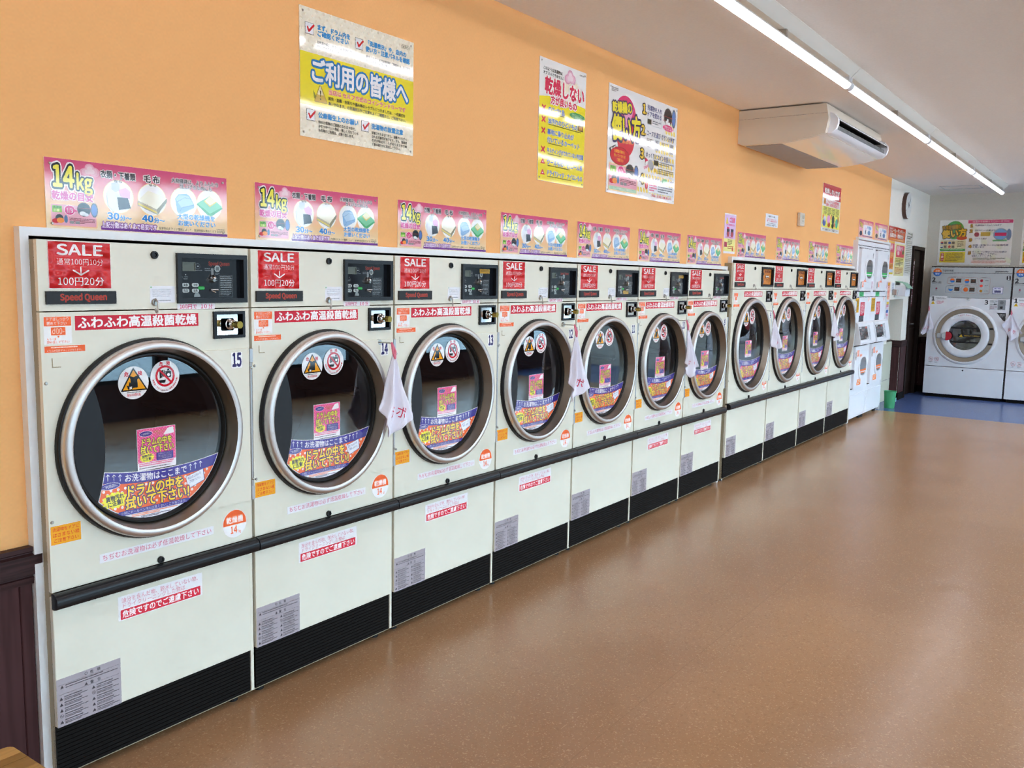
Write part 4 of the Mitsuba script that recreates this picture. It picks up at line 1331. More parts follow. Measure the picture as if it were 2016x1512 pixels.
p.poly(Polygon([(0.068, 0.318), (0.1, 0.36), (0.075, 0.352)]), "#8a8a2a", 3)
p.poly(Polygon([(0.108, 0.3), (0.142, 0.36), (0.082, 0.36)]).buffer(0.005), "#7d6a26", 3)
p.poly(Polygon([(0.108, 0.301), (0.142, 0.36), (0.082, 0.36)]).buffer(0.003), "#c8a84a", 4)
p.poly(Polygon([(0.108, 0.301), (0.124, 0.332), (0.094, 0.332)]).buffer(0.002), "#e6ddb0", 5)
p.poly(Polygon([(0.105, 0.317), (0.112, 0.317), (0.1095, 0.342), (0.1075, 0.342)]), "#3c3420", 6)
p.circ(0.1085, 0.35, 0.0032, "#3c3420", 6)
p.text("当店は セルフ方式のコインランドリーです", 0.153, 0.302, 0.478, 0.0225, "#c62a54", 4, 0.02, out=(("#f4eccc", 0.05),))
p.text("紛失・盗難・色落ちや傷み等のトラブルにつきましては、一切責任を", 0.153, 0.332, 0.476, 0.0155, "#2c2a16", 4, 0.035)
p.text("負いかねます。お洗濯表示やご注意をよくご確認の上、ご利用下さい。", 0.153, 0.3525, 0.488, 0.0155, "#2c2a16", 4, 0.035)
p.text("公衆衛生上のお願い", 0.096, 0.4035, 0.232, 0.0245, B, 3, 0.045)
for i, s in enumerate(("他のお客様のご迷惑となりますので、", "おむつやペット用品・著しく汚れている", "もの等のご利用は、お断り致します。")):
    p.text(s, 0.097, 0.4365 + 0.0168 * i, (0.222, 0.232, 0.212)[i], 0.0138, "#3a372c", 3, 0.03)
p.text("洗濯物の放置注意", 0.407, 0.4035, 0.208, 0.0245, B, 3, 0.045)
for i, s in enumerate(("放置されたままですと、盗難やいたずら", "される可能性があります。また、管理者", "の方が取出すことがありますので終", "了後は速やかに取出して下さい。")):
    p.text(s, 0.409, 0.4365 + 0.0162 * i, (0.232, 0.232, 0.232, 0.196)[i], 0.0135, "#3a372c", 3, 0.03)
p.greek(0.6, 0.022, 0.05, 0.005, 1, "#8b8673", 3, 5)
p.text("DEPOT", 0.6, 0.026, 0.058, 0.016, "#6b6757", 3, 0.01)
wall_sign("rules_sign", p, 1.122, 2.771, "square cream and yellow rules sign high on the orange wall", "sign")

# the tall white and yellow board
w, h = 0.506, 0.678
p = Print(w, h, "#f0f0ee", 0.004)
p.poly([(0.001, 0.215), (0.1, 0.2), (0.3, 0.196), (w - 0.001, 0.208), (w - 0.001, h - 0.001), (0.001, h - 0.001)], "#ecdc27", 1)
p.circ(0.33, 0.14, 0.12, "#f3e5cf", 2, 0.07)
cloud(p, 0.322, 0.062, 0.062, 0.046, ("#d99ab8", "#e8bccd", "#f2dbe4"), 3)
p.text("このような洗濯物は", 0.034, 0.044, 0.205, 0.0205, "#20201c", 3, 0.03, rot=0)
p.text("オススメできません!", 0.034, 0.0685, 0.215, 0.0205, "#20201c", 3, 0.03)
p.text("乾燥しない", 0.05, 0.096, 0.438, 0.098, "#c8204a", 8, 0.04, out=(("#f4f0ee", 0.1),))
p.text("方が良いもの", 0.115, 0.193, 0.288, 0.048, "#c8204a", 10, 0.04, out=(("#f4f0ee", 0.12),))
p.greek(0.43, 0.02, 0.075, 0.01, 2, "#77756e", 2, 4)
XS = ((0.256, "x", "のりづけ品", 0.095, 0.175, 0.0), (0.319, "x", "油汚れのひどいもの", 0.093, 0.33, 0), (0.381, "x", "裏地に滑り止めが", 0.09, 0.288, 0), (0.425, "", "付いているカーペット", 0.09, 0.362, 0), (0.485, "x", "キルティングがされていない布団類", 0.09, 0.405, 0), (0.55, "t", "ウールもの・ビニール系", 0.09, 0.4, 0), (0.611, "t", "ドライTシャツ・ナイロンもの", 0.09, 0.4, 0))
for i, (y, kd, s, x, ww, _) in enumerate(XS):
    p.text(s, x, y, ww, 0.0335 if i != 4 else 0.031, "#2f62b8", 4, 0.025, out=(("#f4efc0", 0.06),))
    if kd == "x":
        p.line([(0.034, y + 0.004), (0.064, y + 0.03)], 0.01, "#cf2747", 3)
        p.line([(0.064, y + 0.004), (0.034, y + 0.03)], 0.01, "#cf2747", 4)
    elif kd == "t":
        p.poly(Polygon([(0.05, y), (0.073, y + 0.032), (0.027, y + 0.032)]), "#cf2747", 3)
        p.poly(Polygon([(0.05, y + 0.013), (0.059, y + 0.025), (0.041, y + 0.025)]), "#f2dada", 4)
    if i not in (2,):
        p.greek(0.1, y + 0.0345, (0.17, 0.36, 0, 0.15, 0.15, 0.24, 0.26)[i], 0.009, 1, "#55501c", 3, i)
p.poly(ellipse(0.413, 0.268, 0.088, 0.019), "#2e8a44", 5)
p.text("糊付けしたもの", 0.35, 0.2555, 0.125, 0.012, "#bfe0b4", 6, 0.01)
p.text("はご遠慮下さい", 0.35, 0.2685, 0.125, 0.012, "#bfe0b4", 6, 0.01)
p.rect(0.427, 0.316, 0.056, 0.033, "#4a2f20", 5, 0.004)
p.text("危険", 0.434, 0.32, 0.042, 0.0245, "#e3a83c", 6, 0.03)
wall_sign("advice_sign", p, 2.858, 2.933, "tall white and yellow sign listing what not to dry", "sign")

# the wide how-to board
w, h = 1.008, 0.678
p = Print(w, h, "#efefee", 0.004)
rnd = random.Random(5)
for i in range(15):
    for j in range(12):
        x, y = 0.44 + i * 0.042 + (0.02 if j % 2 else 0), 0.14 + j * 0.048
        if x < 0.97 and y < 0.65 and (x - 0.44) + (y - 0.14) * 0.9 > 0.42 and y > 0.06:
            p.poly(affinity.rotate(ellipse(x, y, 0.014, 0.019, 4), -35), "#ecd468", 1)
p.poly(ellipse(0.225, 0.2, 0.155, 0.155, 20), "#cf2f6a", 2)
p.poly(ellipse(0.24, 0.31, 0.12, 0.12, 20), "#c9283a", 3)
p.poly(Polygon([(0.21, 0.1), (0.33, 0.12), (0.26, 0.28), (0.2, 0.26)]), "#e69ac0", 4)
p.text("乾燥機の", 0.043, 0.09, 0.27, 0.074, "#eadb2b", 8, 0.05, out=(("#2b2152", 0.11),), rot=7)
p.text("使い方", 0.045, 0.165, 0.4, 0.165, "#eadb2b", 10, 0.045, out=(("#2b2152", 0.09),), rot=5)
p.text("How to use", 0.142, 0.315, 0.2, 0.035, "#f0a23a", 5, 0.03, rot=4, skew=0.2)
p.poly(Polygon([(0.02, 0.40), (0.1, 0.37), (0.125, 0.395), (0.045, 0.43)]), "#24262a", 5)
p.text("まず", 0.035, 0.383, 0.075, 0.033, "#f2f2f0", 6, 0.03, rot=15)
p.poly(ellipse(0.165, 0.435, 0.132, 0.058, 16), "#2c1416", 6)
p.poly(ellipse(0.165, 0.435, 0.129, 0.056, 16), "#c4202e", 7)
for i, s in enumerate(("洗濯物が庫内に", "残っていないか", "ご確認下さい")):
    p.text(s, 0.085 + (0.0, 0.0, 0.04)[i], 0.397 + 0.0265 * i, (0.15, 0.16, 0.09)[i], 0.022, "#f0a23a", 8, 0.03)
p.rect(0.024, 0.486, 0.402, 0.176, "#f4d9a6", 3, 0.01)
drum_panel(p, 0.03, 0.495, 0.385, 0.135, 4)
p.rect(0.036, 0.632, 0.375, 0.022, "#a9d0b4", 6, 0.004)
p.text("出し入れが楽なサイズをお選び下さい", 0.09, 0.635, 0.27, 0.0155, "#f2f6ee", 7, 0.02)
NAV = "#2c3570"
for s, x, y in (("1", 0.458, 0.046), ("2", 0.451, 0.186), ("3", 0.449, 0.342), ("4", 0.457, 0.508)):
    p.text(s, x, y, 0.052, 0.078, "#e8c53c", 8, 0.05, out=(("#3a2f2a", 0.1),))
    p.circ(x + 0.063, y + 0.062, 0.0095, "#3a2f2a", 7)
    p.circ(x + 0.063, y + 0.062, 0.0065, "#e8c53c", 8)
p.text("洗濯物を入れ", 0.53, 0.047, 0.226, 0.037, NAV, 5, 0.03, out=(("#f0f0f4", 0.06),))
p.text("ドアを閉める", 0.53, 0.088, 0.226, 0.037, NAV, 5, 0.03, out=(("#f0f0f4", 0.06),))
p.frame(0.533, 0.135, 0.224, 0.042, "#7a9ab8", 0.0015, 3)
p.rect(0.54, 0.139, 0.06, 0.033, "#2c3322", 3)
p.greek(0.615, 0.141, 0.13, 0.026, 2, "#6a6f78", 3, 5)
p.poly(ellipse(0.855, 0.085, 0.066, 0.062, 14), "#3a3b3d", 3)
p.poly(ellipse(0.855, 0.087, 0.056, 0.053, 14), "#26272a", 4)
for y in (0.082, 0.112):
    p.rect(0.775, y, 0.165, 0.0025, "#b0392f", 5)
for a, b, r in ((0.835, 0.125, 0.022), (0.872, 0.13, 0.02), (0.85, 0.105, 0.014)):
    p.circ(a, b, r, "#eef0f2", 6, r * 0.7)
p.poly(ellipse(0.948, 0.082, 0.034, 0.064, 14), "#5f6a78", 3)
p.poly(ellipse(0.948, 0.082, 0.026, 0.052, 14), "#5b82c0", 4)
p.poly(ellipse(0.862, 0.16, 0.088, 0.0235, 12), "#f2d4e0", 7)
p.poly(ellipse(0.862, 0.16, 0.085, 0.021, 12), "#d23676", 8)
p.text("目安は", 0.8, 0.146, 0.075, 0.014, "#fae8f0", 9, 0.02)
p.text("ドラムの", 0.8, 0.161, 0.075, 0.014, "#fae8f0", 9, 0.02)
p.text("1/3", 0.88, 0.146, 0.06, 0.029, "#fae8f0", 9, 0.03)
p.text("コースを選び ボタンを押す", 0.531, 0.213, 0.445, 0.04, NAV, 5, 0.025, out=(("#f2f0e4", 0.06),))
for i, (x, y) in enumerate(((0.66, 0.262), (0.89, 0.262), (0.66, 0.303), (0.89, 0.303))):
    p.rect(x, y, 0.075, 0.033, "#b9bcc0", 3, 0.006)
    p.text(("高温", "低温", "中温", "送風")[i], x + 0.016, y + 0.005, 0.044, 0.022, "#4a4d52", 4, 0.03)
    p.greek(x - 0.12, y + 0.006, 0.1, 0.02, 2, "#6f6654", 3, 8 + i)
p.text("ゆっくりとコインを投入", 0.531, 0.359, 0.385, 0.0385, NAV, 5, 0.025, out=(("#f2f0e4", 0.06),))
p.circ(0.61, 0.435, 0.04, "#a8a9ac", 3, 0.03)
p.circ(0.625, 0.45, 0.032, "#8d8f93", 2, 0.026)
p.poly([(0.53, 0.43), (0.53, 0.4), (0.575, 0.415), (0.54, 0.425)], "#d2325a", 4)
p.rect(0.525, 0.4, 0.005, 0.055, "#8a1f2a", 4)
p.text("100円", 0.505, 0.452, 0.075, 0.022, "#d85a86", 4, 0.03, rot=18)
p.frame(0.656, 0.398, 0.328, 0.042, "#7a9ab8", 0.0015, 3)
p.rect(0.66, 0.402, 0.07, 0.034, "#33331f", 4)
p.greek(0.74, 0.405, 0.235, 0.026, 2, "#6a6f78", 3, 15)
p.poly([(0.68, 0.45), (0.71, 0.482), (0.655, 0.482)], "#d8b02c", 3)
p.greek(0.72, 0.452, 0.255, 0.042, 3, "#7a6d3a", 3, 16)
p.text("スタートボタン", 0.536, 0.519, 0.25, 0.037, NAV, 5, 0.02, out=(("#f2f0e4", 0.06),))
p.text("を押す", 0.9, 0.519, 0.088, 0.037, NAV, 5, 0.02, out=(("#f2f0e4", 0.06),))
p.poly(ellipse(0.842, 0.537, 0.05, 0.022), "#3da45c", 5)
p.text("スタート", 0.812, 0.53, 0.06, 0.014, "#d8efd8", 6, 0.02)
p.rect(0.583, 0.566, 0.4, 0.062, "#e9eef4", 2)
p.frame(0.583, 0.566, 0.4, 0.062, "#7a9ab8", 0.0015, 3)
p.greek(0.6, 0.572, 0.12, 0.05, 3, "#d85a86", 3, 17)
p.greek(0.735, 0.572, 0.235, 0.05, 3, "#5e6470", 3, 18)
p.poly(ellipse(0.558, 0.585, 0.022, 0.026), "#cf3344", 4)
p.text("!", 0.55, 0.57, 0.016, 0.03, "#f6e8e8", 5, 0.03)
p.text("ご利用は、自己責任でお願い致します。", 0.63, 0.637, 0.34, 0.019, "#d0463c", 3, 0.02)
p.greek(0.03, 0.017, 0.088, 0.03, 3, "#7f7e7c", 2, 20)
wall_sign("how_to_sign", p, 3.648, 2.935, "wide white how-to sign with pink oval and yellow lettering", "sign")

# small posters and the remote
w, h = 0.25, 0.328
p = Print(w, h, "#eceaf0", 0.0008)
p.rect(0.004, 0.01, w - 0.008, 0.195, "#d9b9e2", 1)
p.poly([(0.05, 0.03), (0.085, 0.085), (0.025, 0.085)], "#d9c24a", 2)
p.text("ご注意", 0.105, 0.03, 0.115, 0.042, "#d2326a", 2, 0.04)
p.text("シャツの袖が破れます", 0.035, 0.083, 0.185, 0.018, "#c92a62", 2, 0.03)
p.rect(0.055, 0.11, 0.05, 0.024, "#d2326a", 2)
for x, g in ((0.055, "#3a2c34"), (0.14, "#3a2c34")):
    p.rect(x, 0.125, 0.06, 0.055, g, 3)
    p.rect(x + 0.008, 0.15, 0.044, 0.04, "#b04050", 4)
p.text("十分ご注意下さい", 0.03, 0.19, 0.19, 0.014, "#c92a62", 2, 0.02)
p.rect(0.004, 0.206, w - 0.008, 0.105, "#ece88e", 1)
p.rect(0.012, 0.235, 0.06, 0.04, "#a83a52", 2)
p.greek(0.085, 0.212, 0.1, 0.05, 4, "#4a452c", 2, 3)
p.greek(0.085, 0.265, 0.14, 0.03, 2, "#b06a3a", 2, 4)
p.circ(0.2, 0.29, 0.018, "#c8573a", 2)
wall_sign("notice_poster", p, 5.643, 2.265, "narrow lilac and yellow notice on the wall above dryer 9", "poster", screws=False, bsdf="print_matte")
w, h = 0.336, 0.117
p = Print(w, h, "#e3e8f0", 0.0008)
p.text("お客様へのお願い", 0.07, 0.015, 0.2, 0.015, "#4d545e", 1, 0.02)
p.text("このドアはゆっくりと", 0.035, 0.04, 0.26, 0.015, "#cf4a62", 1, 0.03)
p.text("閉めて下さい。破損の原因となります", 0.03, 0.057, 0.28, 0.015, "#cf4a62", 1, 0.03)
p.greek(0.06, 0.081, 0.21, 0.01, 1, "#7b8694", 1, 2)
p.text("故障の際はご連絡下さい", 0.03, 0.094, 0.28, 0.014, "#55657a", 1, 0.02)
wall_sign("paper_notice", p, 6.606, 2.329, "small pale paper notice on the orange wall over dryer 7", "poster", screws=False, bsdf="print_matte")
t = nm("wall_remote")
tag(t, "small beige remote control on the orange wall", "remote control")
put(t + "__body", mikit.ply(bx(7.502, 7.642, 0.045, YW - 0.001, 2.268, 2.398, 0.006), "ac_plastic"))
p = Print(0.1, 0.09, "#cfcabc", 0.0005)
p.rect(0.01, 0.008, 0.08, 0.03, "#a9ab9c", 1)
p.circ(0.03, 0.06, 0.008, "#8a8578", 1)
p.circ(0.07, 0.06, 0.008, "#8a8578", 1)
put(t + "__keypad", p.ply("print_matte"), place(7.522, 0.0448, 2.288))
w, h = 0.685, 0.504
p = Print(w, h, "#eeeeea", 0.003)
p.rect(0.001, 0.001, w - 0.002, 0.155, "#b8242e", 1)
p.text("乾燥しない方が", 0.06, 0.045, 0.57, 0.058, "#f1ecea", 3, 0.04, out=(("#7a1a20", 0.05),))
p.text("良いもの", 0.36, 0.1, 0.26, 0.05, "#f1ecea", 3, 0.04, out=(("#7a1a20", 0.05),))
p.rect(0.05, 0.15, 0.07, 0.065, "#c07a34", 2)
p.text("このような洗濯物は", 0.14, 0.165, 0.5, 0.034, "#cf3a52", 2, 0.03)
p.text("事故・故障の原因です", 0.14, 0.2, 0.5, 0.034, "#cf3a52", 2, 0.03)
p.rect(0.01, 0.238, w - 0.02, 0.225, "#ecea6a", 2)
for i in range(4):
    p.greek(0.05 + 0.155 * i, 0.246, 0.13, 0.085, 6, "#4a4a30", 3, i)
for x, y, rx, ry, col in ((0.1, 0.41, 0.06, 0.04, "#2f4fa0"), (0.12, 0.37, 0.05, 0.03, "#eef2f4"), (0.26, 0.37, 0.06, 0.045, "#e39ad0"), (0.28, 0.425, 0.05, 0.03, "#b8502e"), (0.43, 0.37, 0.05, 0.05, "#34402c"), (0.42, 0.43, 0.045, 0.03, "#2c2420"),
                          (0.57, 0.4, 0.05, 0.05, "#3fae8e"), (0.62, 0.36, 0.022, 0.04, "#8a3a1c"), (0.05, 0.35, 0.018, 0.022, "#cf3a52"), (0.35, 0.345, 0.018, 0.03, "#cf3a52"), (0.49, 0.42, 0.02, 0.025, "#cf3a52")):
    p.poly(ellipse(x, y, rx, ry, 6), col, 4)
p.text("※お洗濯前に必ずご確認下さい", 0.04, 0.47, 0.6, 0.024, "#34343a", 2, 0.02)
wall_sign("warning_sign", p, 8.303, 2.768, "red, white and yellow picture sign on the wall right of the air conditioner", "sign", screws=False)
w, h = 0.69, 0.211
p = Print(w, h, "#e9b6b4", 0.003)
p.grad(0.001, 0.001, w - 0.002, h - 0.002, [(0, "#d2607e"), (0.35, "#e79a96"), (0.75, "#efc09a"), (1, "#e9c0b8")], 1)
p.text("乾燥の目安", 0.2, 0.02, 0.42, 0.035, "#f2c6b0", 2, 0.04)
p.text("7kg", 0.03, 0.03, 0.13, 0.06, "#f0dc50", 3, 0.04, out=(("#3a3436", 0.09),))
p.rect(0.03, 0.1, 0.13, 0.03, "#e58ab0", 2)
p.poly(ellipse(0.1, 0.165, 0.06, 0.03), "#3a3540", 3)
p.rect(0.2, 0.055, 0.43, 0.125, "#eef0f2", 2, 0.03)
laundry(p, 0.3, 0.12, 4, "clothes", 1.1)
p.text("30分〜", 0.36, 0.062, 0.2, 0.04, "#4a7fc4", 4, 0.03)
p.poly(ellipse(0.53, 0.09, 0.07, 0.022), "#7ea2d8", 3)
p.poly(ellipse(0.49, 0.145, 0.07, 0.03), "#4a78b0", 4)
p.rect(0.17, 0.188, 0.5, 0.01, "#6a3a80", 2)
ps = p.ply()
SIZES[id(ps)] = (p.w, p.h, p.t)
for i, (x, z) in enumerate(((9.845, 2.487), (10.625, 2.491))):
    wall_sign("stack_guide_sign", ps, x, z, ("pink guide sign above the nearer stacked white machine", "pink guide sign above the farther stacked white machine")[i], "sign", "guide signs over the stacked machines", screws=False)

w, h = 1.03, 0.195
p = Print(w, h, "#c22a2a", 0.003)
p.grad(0.001, 0.001, w - 0.002, h - 0.002, [(0, "#b01f26"), (0.7, "#c83a26"), (1, "#cf7a26")], 1)
p.text("スニーカーランドリー", 0.05, 0.02, 0.92, 0.065, "#f1e2dc", 3, 0.05, out=(("#7a1a16", 0.05),))
p.text("洗濯20分・乾燥20分", 0.07, 0.09, 0.83, 0.06, "#f1e2dc", 3, 0.05, out=(("#7a1a16", 0.05),))
p.greek(0.1, 0.163, 0.82, 0.02, 1, "#e8b06a", 3, 3)
wall_sign("red_sign", p, 11.388, 2.499, "red sign with white lettering left of the door, under the clock", "sign", screws=False)
w, h = 0.36, 0.455
p = Print(w, h, "#eee3b0", 0.002)
p.rect(0.005, 0.0, w - 0.01, 0.03, "#e8a92c", 1)
p.rect(0.005, 0.03, w - 0.01, 0.12, "#d8426c", 1)
p.text("毛布", 0.06, 0.045, 0.2, 0.075, "#f6dce4", 2, 0.04)
p.rect(0.02, 0.15, w - 0.04, 0.09, "#d86a3c", 1)
p.greek(0.03, 0.16, w - 0.06, 0.07, 4, "#f0c2a0", 2, 3)
p.rect(0.02, 0.24, w - 0.04, 0.06, "#d84a52", 1)
p.rect(0.02, 0.3, w - 0.04, 0.08, "#e0923c", 1)
p.greek(0.03, 0.31, w - 0.06, 0.06, 3, "#9a4a20", 2, 4)
p.rect(0.02, 0.385, w - 0.04, 0.04, "#cfe0f0", 1)
p.rect(0.02, 0.428, w - 0.04, 0.022, "#e8d02c", 1)
wall_sign("sneaker_poster", p, 11.43, 2.30, "pink, orange and yellow poster under the red sign, beside the stacked machines", "poster", screws=False)
w, h = 0.61, 0.445
p = Print(w, h, "#ece29a", 0.002)
p.rect(0.06, 0.02, w - 0.1, 0.165, "#d23a6a", 1)
p.text("洗濯から", 0.1, 0.03, 0.38, 0.065, "#f4c8d6", 2, 0.05)
p.circ(0.2, 0.13, 0.07, "#f0b8cc", 2, 0.03)
p.circ(0.5, 0.11, 0.06, "#3f5a3a", 2, 0.03)
p.greek(0.04, 0.2, 0.5, 0.11, 5, "#5a4f2a", 1, 3)
p.rect(0.3, 0.2, 0.03, 0.12, "#8a6a3a", 2)
p.greek(0.05, 0.325, 0.5, 0.1, 5, "#a8662f", 1, 5)
wall_sign("yellow_poster", p, 11.845, 2.278, "pale yellow poster with a pink panel, left of the price list", "poster", screws=False)
w, h = 0.465, 0.648
p = Print(w, h, "#dcdad0", 0.001)
p.text("ご利用料金表", 0.06, 0.02, 0.3, 0.03, "#5f6a5a", 1, 0.03)
p.circ(0.4, 0.045, 0.03, "#8a8676", 1)
p.greek(0.06, 0.07, 0.36, 0.05, 2, "#4c4f48", 1, 2)
p.greek(0.04, 0.14, 0.39, 0.48, 18, "#8d8f84", 1, 3, 0.7, 0.5)
for y in (0.2, 0.3, 0.42):
    p.rect(0.04, y, 0.38, 0.004, "#a89a6a", 2)
wall_sign("price_list", p, 12.483, 2.487, "tall pale list of rules hanging beside the dark door", "poster", screws=False, bsdf="print_matte")
# wall clock
t = nm("wall_clock")
tag(t, "round wall clock with a brown rim on the white wall", "clock")
MC = place(12.25, YW, 2.822)
put(t + "__rim", mikit.ply(lathe([(0.0, 0.0), (0.185, 0.0), (0.185, -0.046), (0.18, -0.052), (0.0, -0.052)], 56), "clock_rim", smooth=40), MC)
p = Print(0.356, 0.356, "#d9dbd8", 0.002, Point(0.178, 0.178).buffer(0.1775, quad_segs=20))
for i in range(12):
    a = math.radians(30 * i)
    s = str(12 if i == 0 else i)
    p.text(s, 0.178 + 0.138 * math.sin(a), 0.178 - 0.138 * math.cos(a) - 0.018, None, 0.034, "#55555a", 1, align=1)
put(t + "__dial", p.ply("print_matte"), place(12.25 - 0.178, YW - 0.0515, 2.822 - 0.178))
put(t + "__hour_hand", mikit.ply(bx(-0.005, 0.005, -0.058, -0.056, -0.02, 0.085).apply_transform(trimesh.transformations.rotation_matrix(math.radians(-60), [0, 1, 0])), "black_plastic"), MC)
put(t + "__minute_hand", mikit.ply(bx(-0.0035, 0.0035, -0.061, -0.059, -0.025, 0.12).apply_transform(trimesh.transformations.rotation_matrix(math.radians(35), [0, 1, 0])), "black_plastic"), MC)

# ------------------------------------------------------------------ the air conditioner under the ceiling
t = nm("air_conditioner")
tag(t, "beige ceiling air conditioner against the top of the orange wall", "air conditioner")
A0, A1 = 5.845, 7.615
body = [(YW - 0.001, 3.108), (-0.632, 3.108), (-0.648, 3.03), (-0.655, 2.99), (-0.646, 2.94), (-0.636, 2.885), (-0.519, 2.858), (-0.40, 2.840), (-0.287, 2.829), (0.04, 2.829), (YW - 0.001, 2.845)]
cav = [(-0.646, 3.02), (-0.75, 3.02), (-0.75, 2.90), (-0.635, 2.90), (-0.52, 2.93), (-0.52, 3.0)]
bp = Polygon(body)
inner = bp.difference(Polygon(cav))
put(t + "__case", mikit.ply(cat([extx(bp, A0, A0 + 0.075), extx(inner, A0 + 0.075, A1 - 0.05), extx(bp, A1 - 0.05, A1)]), "ac_plastic", smooth=25))
sd = Polygon([(-0.62, 3.05), (-0.655, 3.045), (-0.685, 3.03), (-0.712, 2.995), (-0.715, 2.955), (-0.70, 2.915), (-0.668, 2.888), (-0.63, 2.882)])
for i, x in enumerate((A0 + 0.055, A1 - 0.05)):
    put(t + "__outlet_cheek" + (f"_{i:03d}" if i else ""), mikit.ply(extx(sd.buffer(-0.004).buffer(0.004), x, x + 0.04), "white_metal", smooth=40))
put(t + "__outlet_lip", mikit.ply(extx(Polygon([(-0.63, 2.882), (-0.668, 2.888), (-0.70, 2.915), (-0.69, 2.92), (-0.662, 2.9), (-0.63, 2.9)]), A0 + 0.09, A1 - 0.045), "white_metal", smooth=40))
put(t + "__outlet", mikit.ply(cat([bx(A0 + 0.075, A1 - 0.05, -0.53, -0.52, 2.9, 3.02), bx(A0 + 0.075, A1 - 0.05, -0.646, -0.52, 3.012, 3.02), bx(A0 + 0.075, A1 - 0.05, -0.64, -0.52, 2.9, 2.906)]), "dark_gap"))
put(t + "__flap", mikit.ply(extx(Polygon([(-0.66, 3.022), (-0.70, 3.004), (-0.708, 2.985), (-0.704, 2.984), (-0.696, 3.0), (-0.658, 3.015)]), A0 + 0.097, A1 - 0.052), "black_satin"))
put(t + "__vane_rail", mikit.ply(rod([(A0 + 0.097, -0.712, 2.99), (A1 - 0.03, -0.712, 2.99)], 0.004, 8), "white_metal"))
n = 30
for i in range(n):
    x = A0 + 0.12 + (A1 - A0 - 0.20) * i / (n - 1)
    put(t + "__vane" + (f"_{i:03d}" if i else ""), once("vane", lambda: mikit.ply(extx(Polygon([(-0.655, 2.965), (-0.69, 2.955), (-0.692, 2.93), (-0.672, 2.905), (-0.56, 2.905), (-0.56, 2.96)]), 0, 0.007), "vane_gray")), place(x, 0, 0))
for i, (a, b) in enumerate(((A0 + 0.06, 6.72), (6.728, A1 - 0.06))):
    put(t + "__intake_grille" + (f"_{i:03d}" if i else ""), mikit.ply(cat([bx(a, b, -0.275, 0.03, 2.822, 2.829, 0.002)] + [bx(a + 0.012, b - 0.012, y, y + 0.006, 2.8205, 2.823) for y in np.arange(-0.262, 0.02, 0.0125)]), "ac_grille"))
put(t + "__bottom_panel", mikit.ply(extx(Polygon([(-0.282, 2.826), (-0.30, 2.825), (-0.40, 2.836), (-0.519, 2.854), (-0.625, 2.879), (-0.625, 2.884), (-0.519, 2.86), (-0.40, 2.842), (-0.282, 2.832)]), A0 + 0.03, A1 - 0.03), "ac_gloss", smooth=40))
put(t + "__seam", mikit.ply(bx(A0 - 0.0012, A0, -0.648, YW - 0.002, 3.035, 3.037), "ac_grille"))
mat("vane_gray", prin("#a3a6a8", 0.5, 0.4))
mat("ac_gloss", prin("#dcd8ce", 0.09, 0.6))

# ------------------------------------------------------------------ the two stacked white machines
def capsule(hw, hh):
    return sbox(-hw + hh, -1e-4, hw - hh, 1e-4).buffer(hh, quad_segs=10) if hw > hh else sbox(-1e-4, -hh + hw, 1e-4, hh - hw).buffer(hw, quad_segs=10)


